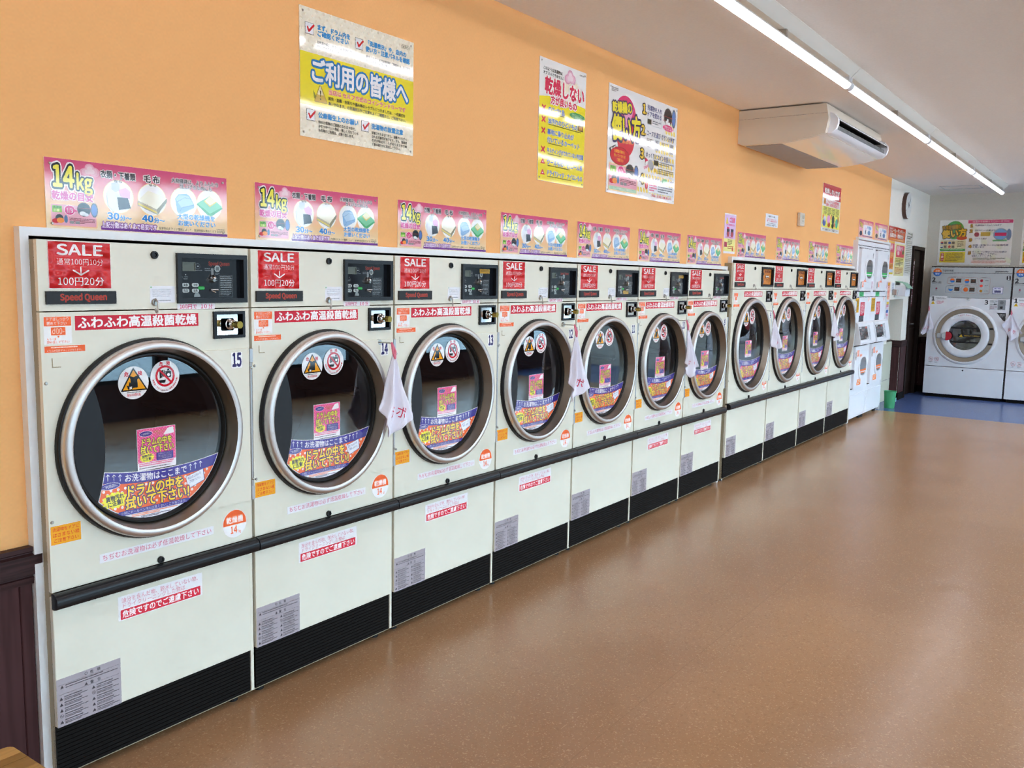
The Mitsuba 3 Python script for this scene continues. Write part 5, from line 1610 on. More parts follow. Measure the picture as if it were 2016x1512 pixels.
def stack_parts():
    r = {}
    W = 0.792
    r["cabinet"] = mikit.ply(cat([bx(0.003, W, 0.02, 0.62, 0.05, 2.226, 0.004)]), "white_metal")
    r["foot"] = mikit.ply(cat([vlathe([(0, 0.05), (0.022, 0.05), (0.022, 0), (0, 0)], 14, x, y) for x in (0.06, 0.73) for y in (0.07, 0.55)]), "rubber")
    for nme_, z0, z1, cz, seal in (("upper_door", 1.622, 2.132, 1.888, "#35b45c"), ("lower_door", 0.432, 0.948, 0.69, "#ef8a4a")):
        win = affinity.translate(capsule(0.152, 0.113), 0.45, cz)
        r[nme_ + "__panel"] = mikit.ply(ext(rrect(0.062, 0.688, z0, z1, 0.02).difference(win), -0.012, 0.02), "white_metal")
        r[nme_ + "__window_frame"] = mikit.ply(ext(affinity.translate(capsule(0.19, 0.145), 0.437, cz - 0.012).difference(win), -0.021, -0.012), "white_metal")
        v, f = tri(win)
        r[nme_ + "__window"] = mikit.ply((np.stack([v[:, 0], np.full(len(v), -0.0185), v[:, 1]], 1), f), "stack_glass")
        r[nme_ + "__drum"] = mikit.ply(ext(affinity.translate(capsule(0.152, 0.113), 0.45, cz), -0.010, 0.018), "stack_drum")
        low = affinity.translate(win, 0, 0).intersection(sbox(0, cz - 0.085, 1, cz - 0.035))
        r[nme_ + "__level_sticker"] = mikit.ply(ext(low, -0.0198, -0.0192), "seal_green" if seal == "#35b45c" else "seal_orange")
        r[nme_ + "__level_line"] = mikit.ply(ext(win.intersection(sbox(0, cz - 0.07, 1, cz - 0.06)), -0.0206, -0.02), "white_metal")
        r[nme_ + "__shadow_gap"] = mikit.ply(cat([bx(0.062, 0.688, 0.012, 0.0195, z0 - 0.008, z0)] + ([bx(0.062, 0.688, 0.012, 0.0195, z1, z1 + 0.008)])), "dark_gap")
        r[nme_ + "__handle"] = mikit.ply(bx(0.692, 0.705, -0.014, 0.018, cz - 0.08, cz + 0.02, 0.003), "gray_metal")
    r["seam"] = mikit.ply(bx(0.002, W + 0.0006, 0.0185, 0.6, 1.544, 1.55), "dark_gap")
    r["top_grille"] = mikit.ply(bx(0.004, W - 0.001, 0.012, 0.03, 2.166, 2.17), "dark_gap")
    r["control_panel__housing"] = mikit.ply(extx(Polygon([(0.02, 1.245), (0.0, 1.245), (-0.03, 1.225), (-0.075, 1.0), (-0.07, 0.975), (0.0, 0.962), (0.02, 0.962)]), 0.03, 0.77), "white_metal", smooth=20)
    p = Print(0.37, 0.158, "#2b2c30", 0.002)
    for i in range(4):
        for j in range(3):
            p.rect(0.02 + 0.085 * i, 0.03 + 0.042 * j, 0.07, 0.026, ("#47494e", "#58403f", "#3d4146")[(i + j) % 3], 1, 0.004)
    p.rect(0.01, 0.006, 0.09, 0.014, "#d8dade", 1)
    p.rect(0.27, 0.006, 0.09, 0.02, "#b0392f", 1)
    p.rect(0.27, 0.14, 0.09, 0.014, "#d8dade", 1)
    r["control_panel__face"] = ("tilt", p.ply("print_gloss"))
    p = Print(0.11, 0.2, "#dcdfe4", 0.001)
    p.greek(0.008, 0.01, 0.09, 0.18, 12, "#8f959d", 1, 5)
    r["control_panel__instructions"] = ("tilt2", p.ply("print_matte"))
    # stickers of the front
    for name, x, z, w, h, col, ink in (("program_sticker", 0.02, 1.535, 0.19, 0.175, "#d9a62c", "#8a6a14"), ("sale_sign", 0.285, 1.483, 0.2, 0.165, "#c8304a", "#f0dadf"), ("coin_plate", 0.25, 1.318, 0.21, 0.075, "#2c2e33", "#5d6168"),
                                       ("green_sticker", 0.2, 1.612, 0.2, 0.058, "#4cc078", "#1f6a3a"), ("size_sticker", 0.09, 1.735, 0.055, 0.085, "#b8b4b2", "#5a4a44"), ("orange_sticker", 0.175, 1.74, 0.055, 0.07, "#f07a5a", "#fbe0d6"),
                                       ("orange_label", 0.25, 1.757, 0.09, 0.026, "#f07a5a", "#fbe0d6"), ("price_sticker", 0.63, 1.745, 0.045, 0.1, "#e0c9d6", "#a06a86"), ("kind_badge", 0.64, 1.545, 0.075, 0.06, "#f3efee", "#f07a5a"),
                                       ("caution_sticker", 0.22, 0.535, 0.17, 0.07, "#f0803c", "#fbe0c8"), ("round_sticker", 0.16, 0.9, 0.09, 0.075, "#f08a6a", "#fbe0d6"), ("orange_tag", 0.29, 0.845, 0.1, 0.028, "#f08a6a", "#fbe0d6"),
                                       ("size_label", 0.085, 0.885, 0.045, 0.1, "#b8a8a2", "#5a4438"), ("paper_strip", 0.655, 0.55, 0.05, 0.13, "#d8d2da", "#8a7f92"), ("washing_badge", 0.55, 0.335, 0.09, 0.075, "#f2ecee", "#f0708a"), ("top_label", 0.6, 2.09, 0.045, 0.07, "#d4d8de", "#7d828c")):
        p = Print(w, h, col, 0.0006)
        p.greek(w * 0.1, h * 0.1, w * 0.8, h * 0.82, max(2, int(h / 0.018)), ink, 1, 3)
        r[name] = ("at", p.ply("print_matte"), x, 0.0195 if not (0.62 < z - h / 2 < 0.948 or 0.43 < z - h < 0.9 or 1.64 < z - h < 2.1) else -0.012, z - h)
    r["lower_panel"] = mikit.ply(bx(0.012, 0.782, 0.008, 0.02, 0.075, 0.352, 0.003), "white_metal")
    return r


mat("stack_glass", {"type": "thindielectric", "int_ior": 1.6, "specular_transmittance": {"type": "rgb", "value": [0.7, 0.72, 0.74]}})
mat("stack_drum", prin("#82888c", 0.4, 0.5, 0.3))
mat("seal_green", prin("#35b45c", 0.4))
mat("seal_orange", prin("#ef7a3a", 0.4))
SP = stack_parts()
for i, x0 in enumerate((9.642, 10.437)):
    t = nm("stacked_washer_dryer")
    tag(t, ("nearer of the two white stacked machines with capsule windows, beside dryer 5", "farther of the two white stacked machines, next to the white wall niche")[i], "washer dryer", "white stacked machines")
    M = place(x0, 0, 0)
    for name, q in SP.items():
        if isinstance(q, tuple):
            if q[0] == "at":
                MM = place(x0 + q[2], q[3], q[4])
            else:
                dx = 0.055 if q[0] == "tilt" else 0.455
                zt, dz = (1.19, 0.158) if q[0] == "tilt" else (1.205, 0.2)
                yt = -0.03 - (1.225 - zt) * 0.2
                MM = T().scale(S).translate([x0 + dx, yt - 0.001, zt]).rotate([1, 0, 0], -11.3).translate([0, 0, -dz])
            put(f"{t}__{name}", q[1], MM)
        else:
            put(f"{t}__{name}", q, M)

# ------------------------------------------------------------------ the two washers at the end wall
XW = 13.43


def washer_parts():
    r = {}
    W, cx, cz = 1.092, 0.528, 0.968
    r["cabinet"] = mikit.ply(cat([bx(0.0, 0.016, 0.016, 0.54, 0.05, 1.985), bx(W - 0.016, W, 0.016, 0.54, 0.05, 1.985), bx(0.016, W - 0.016, 0.3, 0.54, 0.05, 1.985), bx(0.016, W - 0.016, 0.016, 0.3, 1.97, 1.985), bx(0.016, W - 0.016, 0.016, 0.3, 0.05, 0.06)]), "white_metal")
    r["plinth"] = mikit.ply(bx(0.03, W - 0.03, 0.05, 0.5, 0.0, 0.05), "kick_black")
    r["top_strip"] = mikit.ply(bx(0.0, W, 0.006, 0.54, 1.985, 1.998, 0.002), "frame_black")
    r["front_panel"] = mikit.ply(ext(sbox(0.002, 0.482, W - 0.002, 1.526).difference(Point(cx, cz).buffer(0.40, quad_segs=24)), 0.0, 0.016), "white_metal")
    r["lower_panel"] = mikit.ply(bx(0.002, W - 0.002, 0.0, 0.016, 0.055, 0.474, 0.002), "white_metal")
    r["edge_strip"] = mikit.ply(bx(W, W + 0.018, 0.004, 0.5, 0.05, 1.985), "frame_black")
    r["door__surround"] = mikit.ply(lathe([(0.445, 0.0), (0.436, -0.012), (0.415, -0.02), (0.402, -0.014), (0.40, 0.016)], 64, cx, cz), "white_metal", smooth=50)
    r["door__steel_ring"] = mikit.ply(lathe([(0.402, -0.006), (0.400, -0.012), (0.396, -0.013), (0.34, -0.004), (0.334, 0.008)], 64, cx, cz), "steel_warm", smooth=50)
    r["door__leaf"] = mikit.ply(lathe([(0.335, 0.008), (0.335, -0.03), (0.326, -0.04), (0.30, -0.045), (0.245, -0.04), (0.228, -0.03), (0.222, -0.01)], 64, cx, cz), "white_metal", smooth=40)
    r["door__bowl"] = mikit.ply(lathe([(0.224, -0.012), (0.21, 0.05), (0.20, 0.2), (0.0, 0.22)], 48, cx, cz), "washer_bowl", smooth=40)
    a = np.arange(48) * 2 * np.pi / 48
    v = np.vstack([[[cx, -0.0105, cz]], np.stack([cx + 0.223 * np.cos(a), np.full(48, -0.0105), cz + 0.223 * np.sin(a)], 1)])
    r["door__glass"] = mikit.ply((v, np.array([[0, 1 + i, 1 + (i + 1) % 48] for i in range(48)])), "door_glass")
    r["door__handle"] = mikit.ply(cat([lathe([(0.0, -0.105), (0.045, -0.105), (0.055, -0.095), (0.058, -0.04)], 28, 0.275, cz - 0.018), bx(0.155, 0.275, -0.075, -0.03, cz - 0.055, cz + 0.02, 0.01)]), "gray_metal", smooth=40)
    q = Point(0.298, cz - 0.018).buffer(0.066, quad_segs=12).difference(sbox(0, 0, 0.285, 3))
    r["door__handle_cap"] = mikit.ply(ext(q, -0.11, -0.06), "handle_red")
    r["door__hinge"] = mikit.ply(cat([bx(0.855, 0.905, -0.03, -0.01, z - 0.012, z + 0.012, 0.004) for z in (1.083, 0.853)]), "black_plastic")
    for i, z in enumerate((1.075, 0.865)):
        r["door__bar" + (f"_{i:03d}" if i else "")] = mikit.ply(ext(Point(cx, cz).buffer(0.221, quad_segs=24).intersection(sbox(0, z - 0.012, 2, z + 0.012)), -0.014, -0.011), "black_plastic")
    p = Print(0.31, 0.05, "#16171a", 0.001)
    p.poly([(0.02, 0.045), (0.045, 0.005), (0.07, 0.045)], "#d8b02c", 1)
    p.text("運転中はドアを開けない", 0.085, 0.014, 0.215, 0.022, "#b8932a", 1, 0.02)
    r["door__warning_sticker"] = ("at", p.ply("print_matte"), cx - 0.09, -0.0115, cz - 0.03)
    p = Print(0.4, 0.12, "#e9ecf2", 0.0004, affinity.translate(Point(0.2, -0.235).buffer(0.33, quad_segs=32).difference(Point(0.2, -0.235).buffer(0.285, quad_segs=32)).intersection(sbox(0, 0.0, 0.4, 0.12)), 0, 0))
    for i, ch in enumerate("ドアを確実に閉めて下さい"):
        b = -28 + 56 * i / 11
        p.text(ch, 0.2 + 0.306 * math.sin(math.radians(b)) - 0.011, 0.12 + 0.235 - 0.306 * math.cos(math.radians(b)) - 0.011, 0.022, 0.022, "#c0586a" if 2 < i < 9 else "#6a6d72", 1, 0.01, rot=-b)
    r["door__ring_label"] = ("at", p.ply("print_matte"), cx - 0.2, -0.0448, cz + 0.235)
    # the control head
    w, h = W - 0.004, 0.452
    p = Print(w, h, "#aeb3b5", 0.012)
    zt = 1.982

    def y(z):
        return zt - z
    p.rect(0, y(1.903), w, 0.005, "#3a3d42", 1)
    p.text("洗濯乾燥機", 0.15, y(1.952), 0.155, 0.034, "#4b4f54", 1, 0.02)
    p.greek(0.15, y(1.893), 0.15, 0.01, 1, "#6d7276", 1, 2)
    p.text("yamamoto", 0.865, y(1.944), 0.17, 0.03, "#3f4348", 1, 0.06)
    p.circ(0.085, y(1.908), 0.059, "#2c65b0", 2)
    p.poly(Point(0.085, y(1.908)).buffer(0.059, quad_segs=12).intersection(sbox(0, 0, 1, y(1.908))), "#d8682c", 3)
    p.text("洗濯", 0.055, y(1.945), 0.06, 0.03, "#f2d8c4", 4, 0.02)
    p.text("乾燥", 0.055, y(1.9), 0.06, 0.03, "#c8d8f0", 4, 0.02)
    p.text("2", 0.018, y(1.835), 0.05, 0.08, "#24272b", 1, 0.05)
    p.rect(0.018, y(1.76), 0.125, 0.005, "#3a3d42", 1)
    p.poly([(0.12, y(1.768)), (0.15, y(1.757)), (0.12, y(1.752))], "#24272b", 2)
    p.greek(0.018, y(1.742), 0.13, 0.012, 1, "#6d7276", 1, 3)
    p.circ(0.088, y(1.664), 0.012, "#8a2f4a", 1)
    p.greek(0.068, y(1.64), 0.04, 0.01, 1, "#7d8286", 1, 4)
    for x0, z0, x1, z1, col in ((0.235, 1.838, 0.64, 1.735, "#a86a62"), (0.215, 1.708, 0.42, 1.603, "#7088a8"), (0.435, 1.708, 0.64, 1.6, "#b08a80"), (0.655, 1.835, 0.81, 1.595, "#b08a80")):
        p.frame(x0, y(z0), x1 - x0, z0 - z1, col, 0.0035, 1, 0.022)
        p.greek(x0 + 0.04, y(z0) - 0.006, 0.07, 0.012, 1, "#5d6064", 2, 6)
    for x, z, top, bot in ((0.3, 1.787, "#d8682c", "#2c75c0"), (0.5, 1.782, "#d8682c", "#2c75c0"), (0.285, 1.66, "#aeb3b5", "#2c75c0"), (0.49, 1.655, "#d8682c", "#d8682c")):
        p.circ(x, y(z), 0.032, bot, 2)
        p.poly(Point(x, y(z)).buffer(0.032, quad_segs=10).intersection(sbox(0, 0, 2, y(z))), top, 3)
        p.rect(x + 0.05, y(z + 0.03), 0.07, 0.058, "#3a332f", 2)
        p.greek(x + 0.06, y(z + 0.012), 0.04, 0.02, 1, "#8a4a34", 3, 7)
    for z, col in ((1.79, "#9a2436"), (1.714, "#f0483c"), (1.638, "#b07a24")):
        p.circ(0.695, y(z), 0.02, col, 2)
        p.greek(0.74, y(z + 0.008), 0.045, 0.014, 1, "#6d7276", 2, 8)
    p.rect(0.848, y(1.702), 0.14, 0.102, "#6d7090", 2)
    p.rect(0.855, y(1.695), 0.126, 0.088, "#d6d8e6", 3)
    p.greek(0.866, y(1.685), 0.1, 0.025, 1, "#6a64b0", 4, 9)
    p.rect(0.872, y(1.652), 0.088, 0.033, "#50527c", 4)
    p.rect(1.02, y(1.866), 0.052, 0.062, "#24272b", 2)
    p.text("1", 1.033, y(1.868), 0.026, 0.062, "#e6e8ea", 3, 0.05)
    r["control_head"] = ("at", p.ply("print_matte"), 0.002, 0.013, zt - h)
    p = Print(0.22, 0.16, "#eceef2", 0.0006)
    p.text("1", 0.0, 0.005, 0.05, 0.075, "#24272b", 1, 0.05)
    p.greek(0.06, 0.022, 0.12, 0.014, 1, "#6d7276", 1, 3)
    p.rect(0.06, 0.042, 0.15, 0.004, "#5d6064", 1)
    p.poly([(0.0, 0.125), (0.028, 0.075), (0.056, 0.125)], "#e0b820", 1)
    p.rect(0.026, 0.092, 0.005, 0.02, "#3a3420", 2)
    p.greek(0.075, 0.075, 0.1, 0.05, 3, "#d88a9a", 1, 5)
    r["step_sticker"] = ("at", p.ply("print_matte"), 0.03, -0.0002, 1.39)
    p = Print(0.21, 0.15, "#c9ced4", 0.001)
    p.rect(0.11, 0, 0.1, 0.15, "#878c90", 1)
    p.poly([(0.06, 0.055), (0.105, 0.07), (0.06, 0.075)], "#24272b", 2)
    p.rect(0.01, 0.068, 0.06, 0.004, "#3a3d42", 2)
    p.greek(0.01, 0.015, 0.09, 0.03, 2, "#7d8286", 2, 5)
    p.greek(0.01, 0.09, 0.09, 0.05, 3, "#a8919a", 2, 6)
    p.rect(0.14, 0.095, 0.035, 0.035, "#2a2c30", 2)
    p.circ(0.16, 0.04, 0.025, "#6a6f74", 2)
    r["coin_panel"] = ("at", p.ply("print_matte"), 0.826, -0.0002, 1.364)
    p = Print(0.06, 0.08, "#e9ecf2", 0.0004)
    p.text("3", 0.005, 0.0, 0.05, 0.078, "#24272b", 1, 0.05)
    r["step_number"] = ("at", p.ply("print_matte"), 0.755, -0.0002, 1.43)
    p = Print(0.12, 0.125, "#34363a", 0.0008, Polygon([(0, 0.125), (0.12, 0.125), (0.12, 0), (0.09, 0.01)]))
    p.greek(0.04, 0.02, 0.07, 0.05, 3, "#a8abae", 1, 4)
    r["corner_plate"] = ("at", p.ply("print_matte"), 0.93, -0.0002, 1.2)
    for i, x in enumerate((0.048, 0.13)):
        p = Print(0.075, 0.1, "#e9ecf2", 0.0005)
        o = Point(0.0375, 0.035).buffer(0.031, quad_segs=10)
        p.poly(o.difference(o.buffer(-0.005)), "#c8808a", 1)
        p.line([(0.018, 0.018), (0.057, 0.052)], 0.004, "#c8808a", 2)
        p.rect(0.026, 0.028, 0.024, 0.016, "#8d8f94", 1)
        p.greek(0.01, 0.076, 0.055, 0.018, 2, "#9a9da2", 1, 3)
        r["prohibition_sticker" + (f"_{i:03d}" if i else "")] = ("at", p.ply("print_matte"), x, -0.0002, 0.52)
    r["key_lock"] = mikit.ply(cat([lathe([(0, -0.03), (0.008, -0.03), (0.022, -0.012), (0.026, 0.004)], 20, 0.541, 1.515)]), "chrome", smooth=40)
    r["panel_lock"] = mikit.ply(lathe([(0, -0.006), (0.008, -0.006), (0.012, 0.0)], 16, 0.54, 0.435), "black_plastic", smooth=40)
    return r


mat("washer_bowl", prin("#221f1d", 0.4, 0.3))
mat("steel_warm", prin("#9c9589", 0.38, 0.5, 1.0))
mat("handle_red", prin("#b3182c", 0.3))
WP = washer_parts()
for i in range(3):
    y0 = -0.122 - 1.112 * i
    t = nm("washer_dryer")
    tag(t, ("large white washer numbered 1 with a round door, against the end wall", "white washer at the right edge of the picture, cut off by the frame", "white washer farther right along the end wall, out of the picture")[i], "washing machine", "large washers at the end wall")
    for name, q in WP.items():
        if isinstance(q, tuple):
            # local x runs to -y, the front faces -x
            MM = T().scale(S).translate([XW, y0, 0]).rotate([0, 0, 1], -90).translate([q[2], q[3], q[4]])
            put(f"{t}__{name}", q[1], MM)
        else:
            put(f"{t}__{name}", q, place(XW, y0, 0, -90))

# posters over the washers
w, h = 1.016, 0.69


def washer_poster():
    p = Print(w, h, "#fbfbf7", 0.003)
    for i in range(16):
        p.poly(affinity.rotate(ellipse(0.5 + (i * 0.137) % 0.48, 0.15 + (i * 0.211) % 0.5, 0.05, 0.025, 5), 30), "#e9eed8", 1)
    p.rect(0.4, 0.005, 0.61, 0.05, "#d23a76", 2)
    p.text("洗濯から乾燥までこれ一台でOK", 0.46, 0.012, 0.5, 0.034, "#f6dce6", 3, 0.02)
    p.poly(ellipse(0.22, 0.155, 0.13, 0.14, 14), "#3f9a3c", 2)
    p.text("洗濯乾燥機の", 0.04, 0.075, 0.27, 0.075, "#b98a1e", 6, 0.04, out=(("#4a3a1c", 0.09),), rot=7)
    p.text("使い方", 0.04, 0.14, 0.35, 0.13, "#e8b82a", 8, 0.05, out=(("#4a3a1c", 0.09),), rot=5)
    p.poly(ellipse(0.325, 0.275, 0.075, 0.032), "#c8402a", 8)
    p.rect(0.025, 0.31, 0.36, 0.13, "#e6dcae", 2, 0.015)
    for i, (x, y) in enumerate(((0.05, 0.33), (0.16, 0.33), (0.05, 0.39), (0.16, 0.39))):
        p.circ(x, y + 0.02, 0.02, ("#c8402a", "#2c5aa8", "#e9eae4", "#c8402a")[i], 3)
        p.poly(Point(x, y + 0.02).buffer(0.02, quad_segs=8).intersection(sbox(0, y + 0.02, 1, 1)), ("#2c3f7a", "#2c5aa8", "#2c3f7a", "#c8402a")[i], 4)
        p.rect(x + 0.03, y, 0.04, 0.04, "#6a6450", 3)
    p.greek(0.27, 0.325, 0.09, 0.1, 4, "#7a7254", 3, 5)
    p.rect(0.025, 0.44, 0.36, 0.036, "#3f9a4c", 3, 0.01)
    p.greek(0.05, 0.448, 0.3, 0.018, 1, "#cfe6cc", 4, 6)
    p.rect(0.03, 0.49, 0.36, 0.165, "#e6cc1e", 2, 0.008)
    p.rect(0.045, 0.505, 0.045, 0.13, "#b8342a", 3, 0.012)
    for i, ch in enumerate("お願い"):
        p.text(ch, 0.05, 0.51 + 0.04 * i, 0.036, 0.036, "#f6dccc", 4, 0.03)
    p.greek(0.11, 0.505, 0.26, 0.13, 6, "#8a6a14", 3, 8)
    for i, (s, y) in enumerate((("1", 0.065), ("2", 0.145), ("3", 0.28), ("4", 0.38), ("5", 0.48))):
        p.text(s, 0.43, y, 0.04, 0.055, "#b98a2a", 5, 0.06, out=(("#5a4420", 0.08),))
    for s, x, y, ww in (("洗濯物をドラムに入れます", 0.5, 0.072, 0.36), ("お好みのコースを選びます", 0.5, 0.15, 0.28), ("コースを選び", 0.5, 0.275, 0.17), ("洗濯・乾燥コースは乾燥時間", 0.48, 0.375, 0.49), ("を選びます", 0.48, 0.405, 0.17), ("モニターに表示された金額の", 0.48, 0.475, 0.48), ("コインを投入して下さい。", 0.48, 0.507, 0.37), ("自動でスタートします。", 0.48, 0.539, 0.3)):
        p.text(s, x, y, ww, 0.027, "#4a4f78", 3, 0.03)
    p.circ(0.53, 0.225, 0.035, "#8a2f4a", 3)
    p.rect(0.585, 0.19, 0.13, 0.06, "#c8a84a", 3)
    p.poly(ellipse(0.855, 0.225, 0.1, 0.09, 14), "#8fa0b4", 3)
    p.poly(ellipse(0.855, 0.225, 0.088, 0.078, 14), "#7ab0e0", 4)
    p.rect(0.775, 0.2, 0.16, 0.05, "#d2306a", 5)
    p.poly(ellipse(0.965, 0.23, 0.035, 0.085, 12), "#6d84a8", 3)
    p.rect(0.755, 0.305, 0.19, 0.025, "#5aa878", 4)
    p.greek(0.5, 0.58, 0.45, 0.04, 2, "#5d5f50", 3, 9)
    p.greek(0.48, 0.625, 0.48, 0.045, 3, "#c86a5a", 3, 10)
    return p


wp = washer_poster()
WPP = wp.ply()
SIZES[id(WPP)] = (wp.w, wp.h, wp.t)
wall_sign("washer_guide_poster", WPP, XE - 0.0005, 2.725, "wide white guide poster with a green circle above washer 1", "poster", "guide posters over the washers", screws=False, y=-0.094, rz=-90)
wall_sign("washer_guide_poster", WPP, XE - 0.0005, 2.725, "guide poster at the right edge of the picture, only its left margin showing", "poster", "guide posters over the washers", screws=False, y=-1.235, rz=-90)

# ------------------------------------------------------------------ towels
def towel(pts, y, label, strokes=True, rz=None, org=None, seed=1, host=None):
    """A cloth hung by one corner: pts = top, right, bottom, left corners (x, z)."""
    t = nm("towel")
    tag(t, label, "towel", "white towels hung on the machines")
    top, right, bottom, left = (np.array(q, float) for q in pts)
    rnd = random.Random(seed)
    ph = [rnd.uniform(0, 6.28) for _ in range(3)]

    def surf(s, u):
        xz = (1 - s)[:, None] * (1 - u)[:, None] * top + s[:, None] * (1 - u)[:, None] * right + s[:, None] * u[:, None] * bottom + (1 - s)[:, None] * u[:, None] * left
        r = np.clip(np.maximum(s, u) + 0.35 * np.minimum(s, u), 0, 1.35)
        a = np.arctan2(u, s + 1e-6)
        xz[:, 0] += 0.006 * np.sin(9 * r + ph[0]) * r
        pull = 1 - 0.14 * np.sin(np.clip(r, 0, 1) * np.pi)
        mid = top[0] + (bottom[0] - top[0]) * np.clip((top[1] - xz[:, 1]) / (top[1] - bottom[1]), 0, 1)
        xz[:, 0] = mid + (xz[:, 0] - mid) * pull
        fold = 0.016 * np.sin(7.5 * a + ph[1]) * np.clip(r * 1.6, 0, 1) + 0.006 * np.sin(17 * a + ph[2]) * r
        return np.stack([xz[:, 0], y - 0.012 - fold, xz[:, 1]], 1)
    n = 26
    g = np.linspace(0, 1, n)
    s, u = (q.ravel() for q in np.meshgrid(g, g, indexing="ij"))
    front = surf(s, u)
    back = front + np.array([0, 0.006, 0])
    f = []
    for i in range(n - 1):
        for j in range(n - 1):
            a = i * n + j
            f += [[a, a + 1, a + n + 1], [a, a + n + 1, a + n]]
    f = np.array(f)
    rim = [i * n for i in range(n)] + [(n - 1) * n + j for j in range(1, n)] + [i * n + n - 1 for i in range(n - 2, -1, -1)] + [j for j in range(n - 2, 0, -1)]
    k = n * n
    fe = []
    for a, b in zip(rim, rim[1:] + rim[:1]):
        fe += [[a, b, b + k], [a, b + k, a + k]]
    v = np.vstack([front, back])
    m = trimesh.Trimesh(v, np.vstack([f, f[:, ::-1] + k, np.array(fe)]), process=False)
    M = place() if rz is None else T().scale(S).translate(org).rotate([0, 0, 1], rz)
    put(t + "__cloth", mikit.ply(m, "towel_cloth", smooth=True, color=np.tile(c("#e9e6f1"), (len(v), 1))), M)
    if strokes:
        vs, fs, at = [], [], 0
        for ch, s0, u0 in (("デ", 0.50, 0.70), ("ポ", 0.72, 0.44)):
            lv, lf = letter(ch, 0.0)
            lm = trimesh.Trimesh(np.c_[lv, np.zeros(len(lv))], lf, process=False).subdivide().subdivide()
            e = np.array([0.86, 0.5]) * 0.21                 # along the writing, in (s, -u)
            q = lm.vertices[:, :2] - 0.45
            ss, uu = s0 + q[:, 0] * 0.19 - q[:, 1] * 0.14, u0 - q[:, 0] * 0.14 - q[:, 1] * 0.19
            vv = surf(ss, uu) - np.array([0, 0.0022, 0])
            vs.append(vv)
            fs.append(lm.faces + at)
            at += len(vv)
        put(t + "__lettering", mikit.ply((np.vstack(vs), np.vstack(fs)), "towel_red"), M, "red lettering")
    tx, tz = top
    put(t + "__loop", mikit.ply(cat([rod([(tx - 0.004, y - 0.002, tz + 0.036), (tx - 0.007, y - 0.012, tz), (tx + 0.002, y - 0.014, tz - 0.03)], 0.0055, 8), rod([(tx - 0.004, y - 0.002, tz + 0.036), (tx + 0.008, y - 0.012, tz), (tx + 0.003, y - 0.014, tz - 0.03)], 0.0055, 8)]), "towel_pink"), M, "pink hanging loop")
    if rz is None:
        put(host + "__towel_hook", mikit.ply(cat([lathe([(0, -0.012), (0.012, -0.012), (0.014, 0.0)], 14, tx - 0.004, tz + 0.036), rod([(tx - 0.004, -0.01, tz + 0.036), (tx - 0.004, y + 0.008, tz + 0.036)], 0.003, 8)]), "steel"))


mat("towel_pink", prin("#d8788c", 0.6, 0.2))
mat("towel_red", prin("#c8425c", 0.7, 0.2))
for k, (pts, y, lb) in enumerate((
        ([(1.5, 1.366), (1.65, 1.069), (1.485, 0.979), (1.426, 1.118)], -0.082, "largest white towel, red lettering, hanging at the right of the second dryer"),
        ([(3.05, 1.396), (3.221, 1.057), (3.04, 0.98), (2.998, 1.118)], -0.082, "white towel with red lettering at the right edge of the fourth dryer"),
        ([(4.62, 1.378), (4.86, 1.061), (4.689, 0.989), (4.593, 1.103)], -0.082, "white towel at the right edge of the next to last black-panel dryer"),
        ([(6.455, 1.413), (6.7, 1.115), (6.575, 1.075), (6.425, 1.156)], -0.09, "white towel beside the first dryer with an orange panel"),
        ([(8.365, 1.422), (8.68, 1.115), (8.46, 1.08), (8.335, 1.15)], -0.09, "white towel beside the third dryer with an orange panel"))):
    towel(pts, y, lb, seed=k + 1, host=("dryer_001", "dryer_003", "dryer_005", "dryer_007", "dryer_009")[k])
towel([(0.012, 1.355), (0.107, 1.063), (-0.06, 0.945), (-0.086, 0.995)], -0.012, "white towel at the upper left corner of washer 1, beside the door", rz=-90, org=[XW, -0.122, 0], seed=8)
towel([(1.125, 1.327), (1.294, 1.042), (1.137, 0.916), (1.008, 1.156)], -0.012, "white towel hanging between the two washers at the end wall", rz=-90, org=[XW, -0.122, 0], seed=9)

# ------------------------------------------------------------------ niche, notices, bin
t = nm("sink_cabinet")
tag(t, "pale sink cabinet with steel tap in the corner behind the stacked machines", "sink")
put(t + "__body", mikit.ply(bx(11.345, 12.575, 0.187, 0.6, 0.0, 0.87, 0.004), "cabinet_beige"))
put(t + "__seam", mikit.ply(bx(11.35, 12.57, 0.1845, 0.1875, 0.31, 0.316), "ac_grille"))
put(t + "__basin", mikit.ply(bx(11.40, 12.55, 0.19, 0.59, 0.87, 0.905, 0.008), "steel"))
put(t + "__tap", mikit.ply(cat([cyl((12.3, 0.33, 0.9), (12.3, 0.33, 1.06), 0.022), rod([(12.3, 0.33, 1.05), (12.3, 0.25, 1.08), (12.3, 0.22, 1.0)], 0.016), rod([(12.3, 0.33, 1.07), (12.38, 0.3, 1.1)], 0.011), bx(12.38, 12.5, 0.22, 0.3, 0.905, 1.04, 0.01)]), "chrome", smooth=40), None, "chrome tap")
mat("cabinet_beige", prin("#c9c8b4", 0.45))
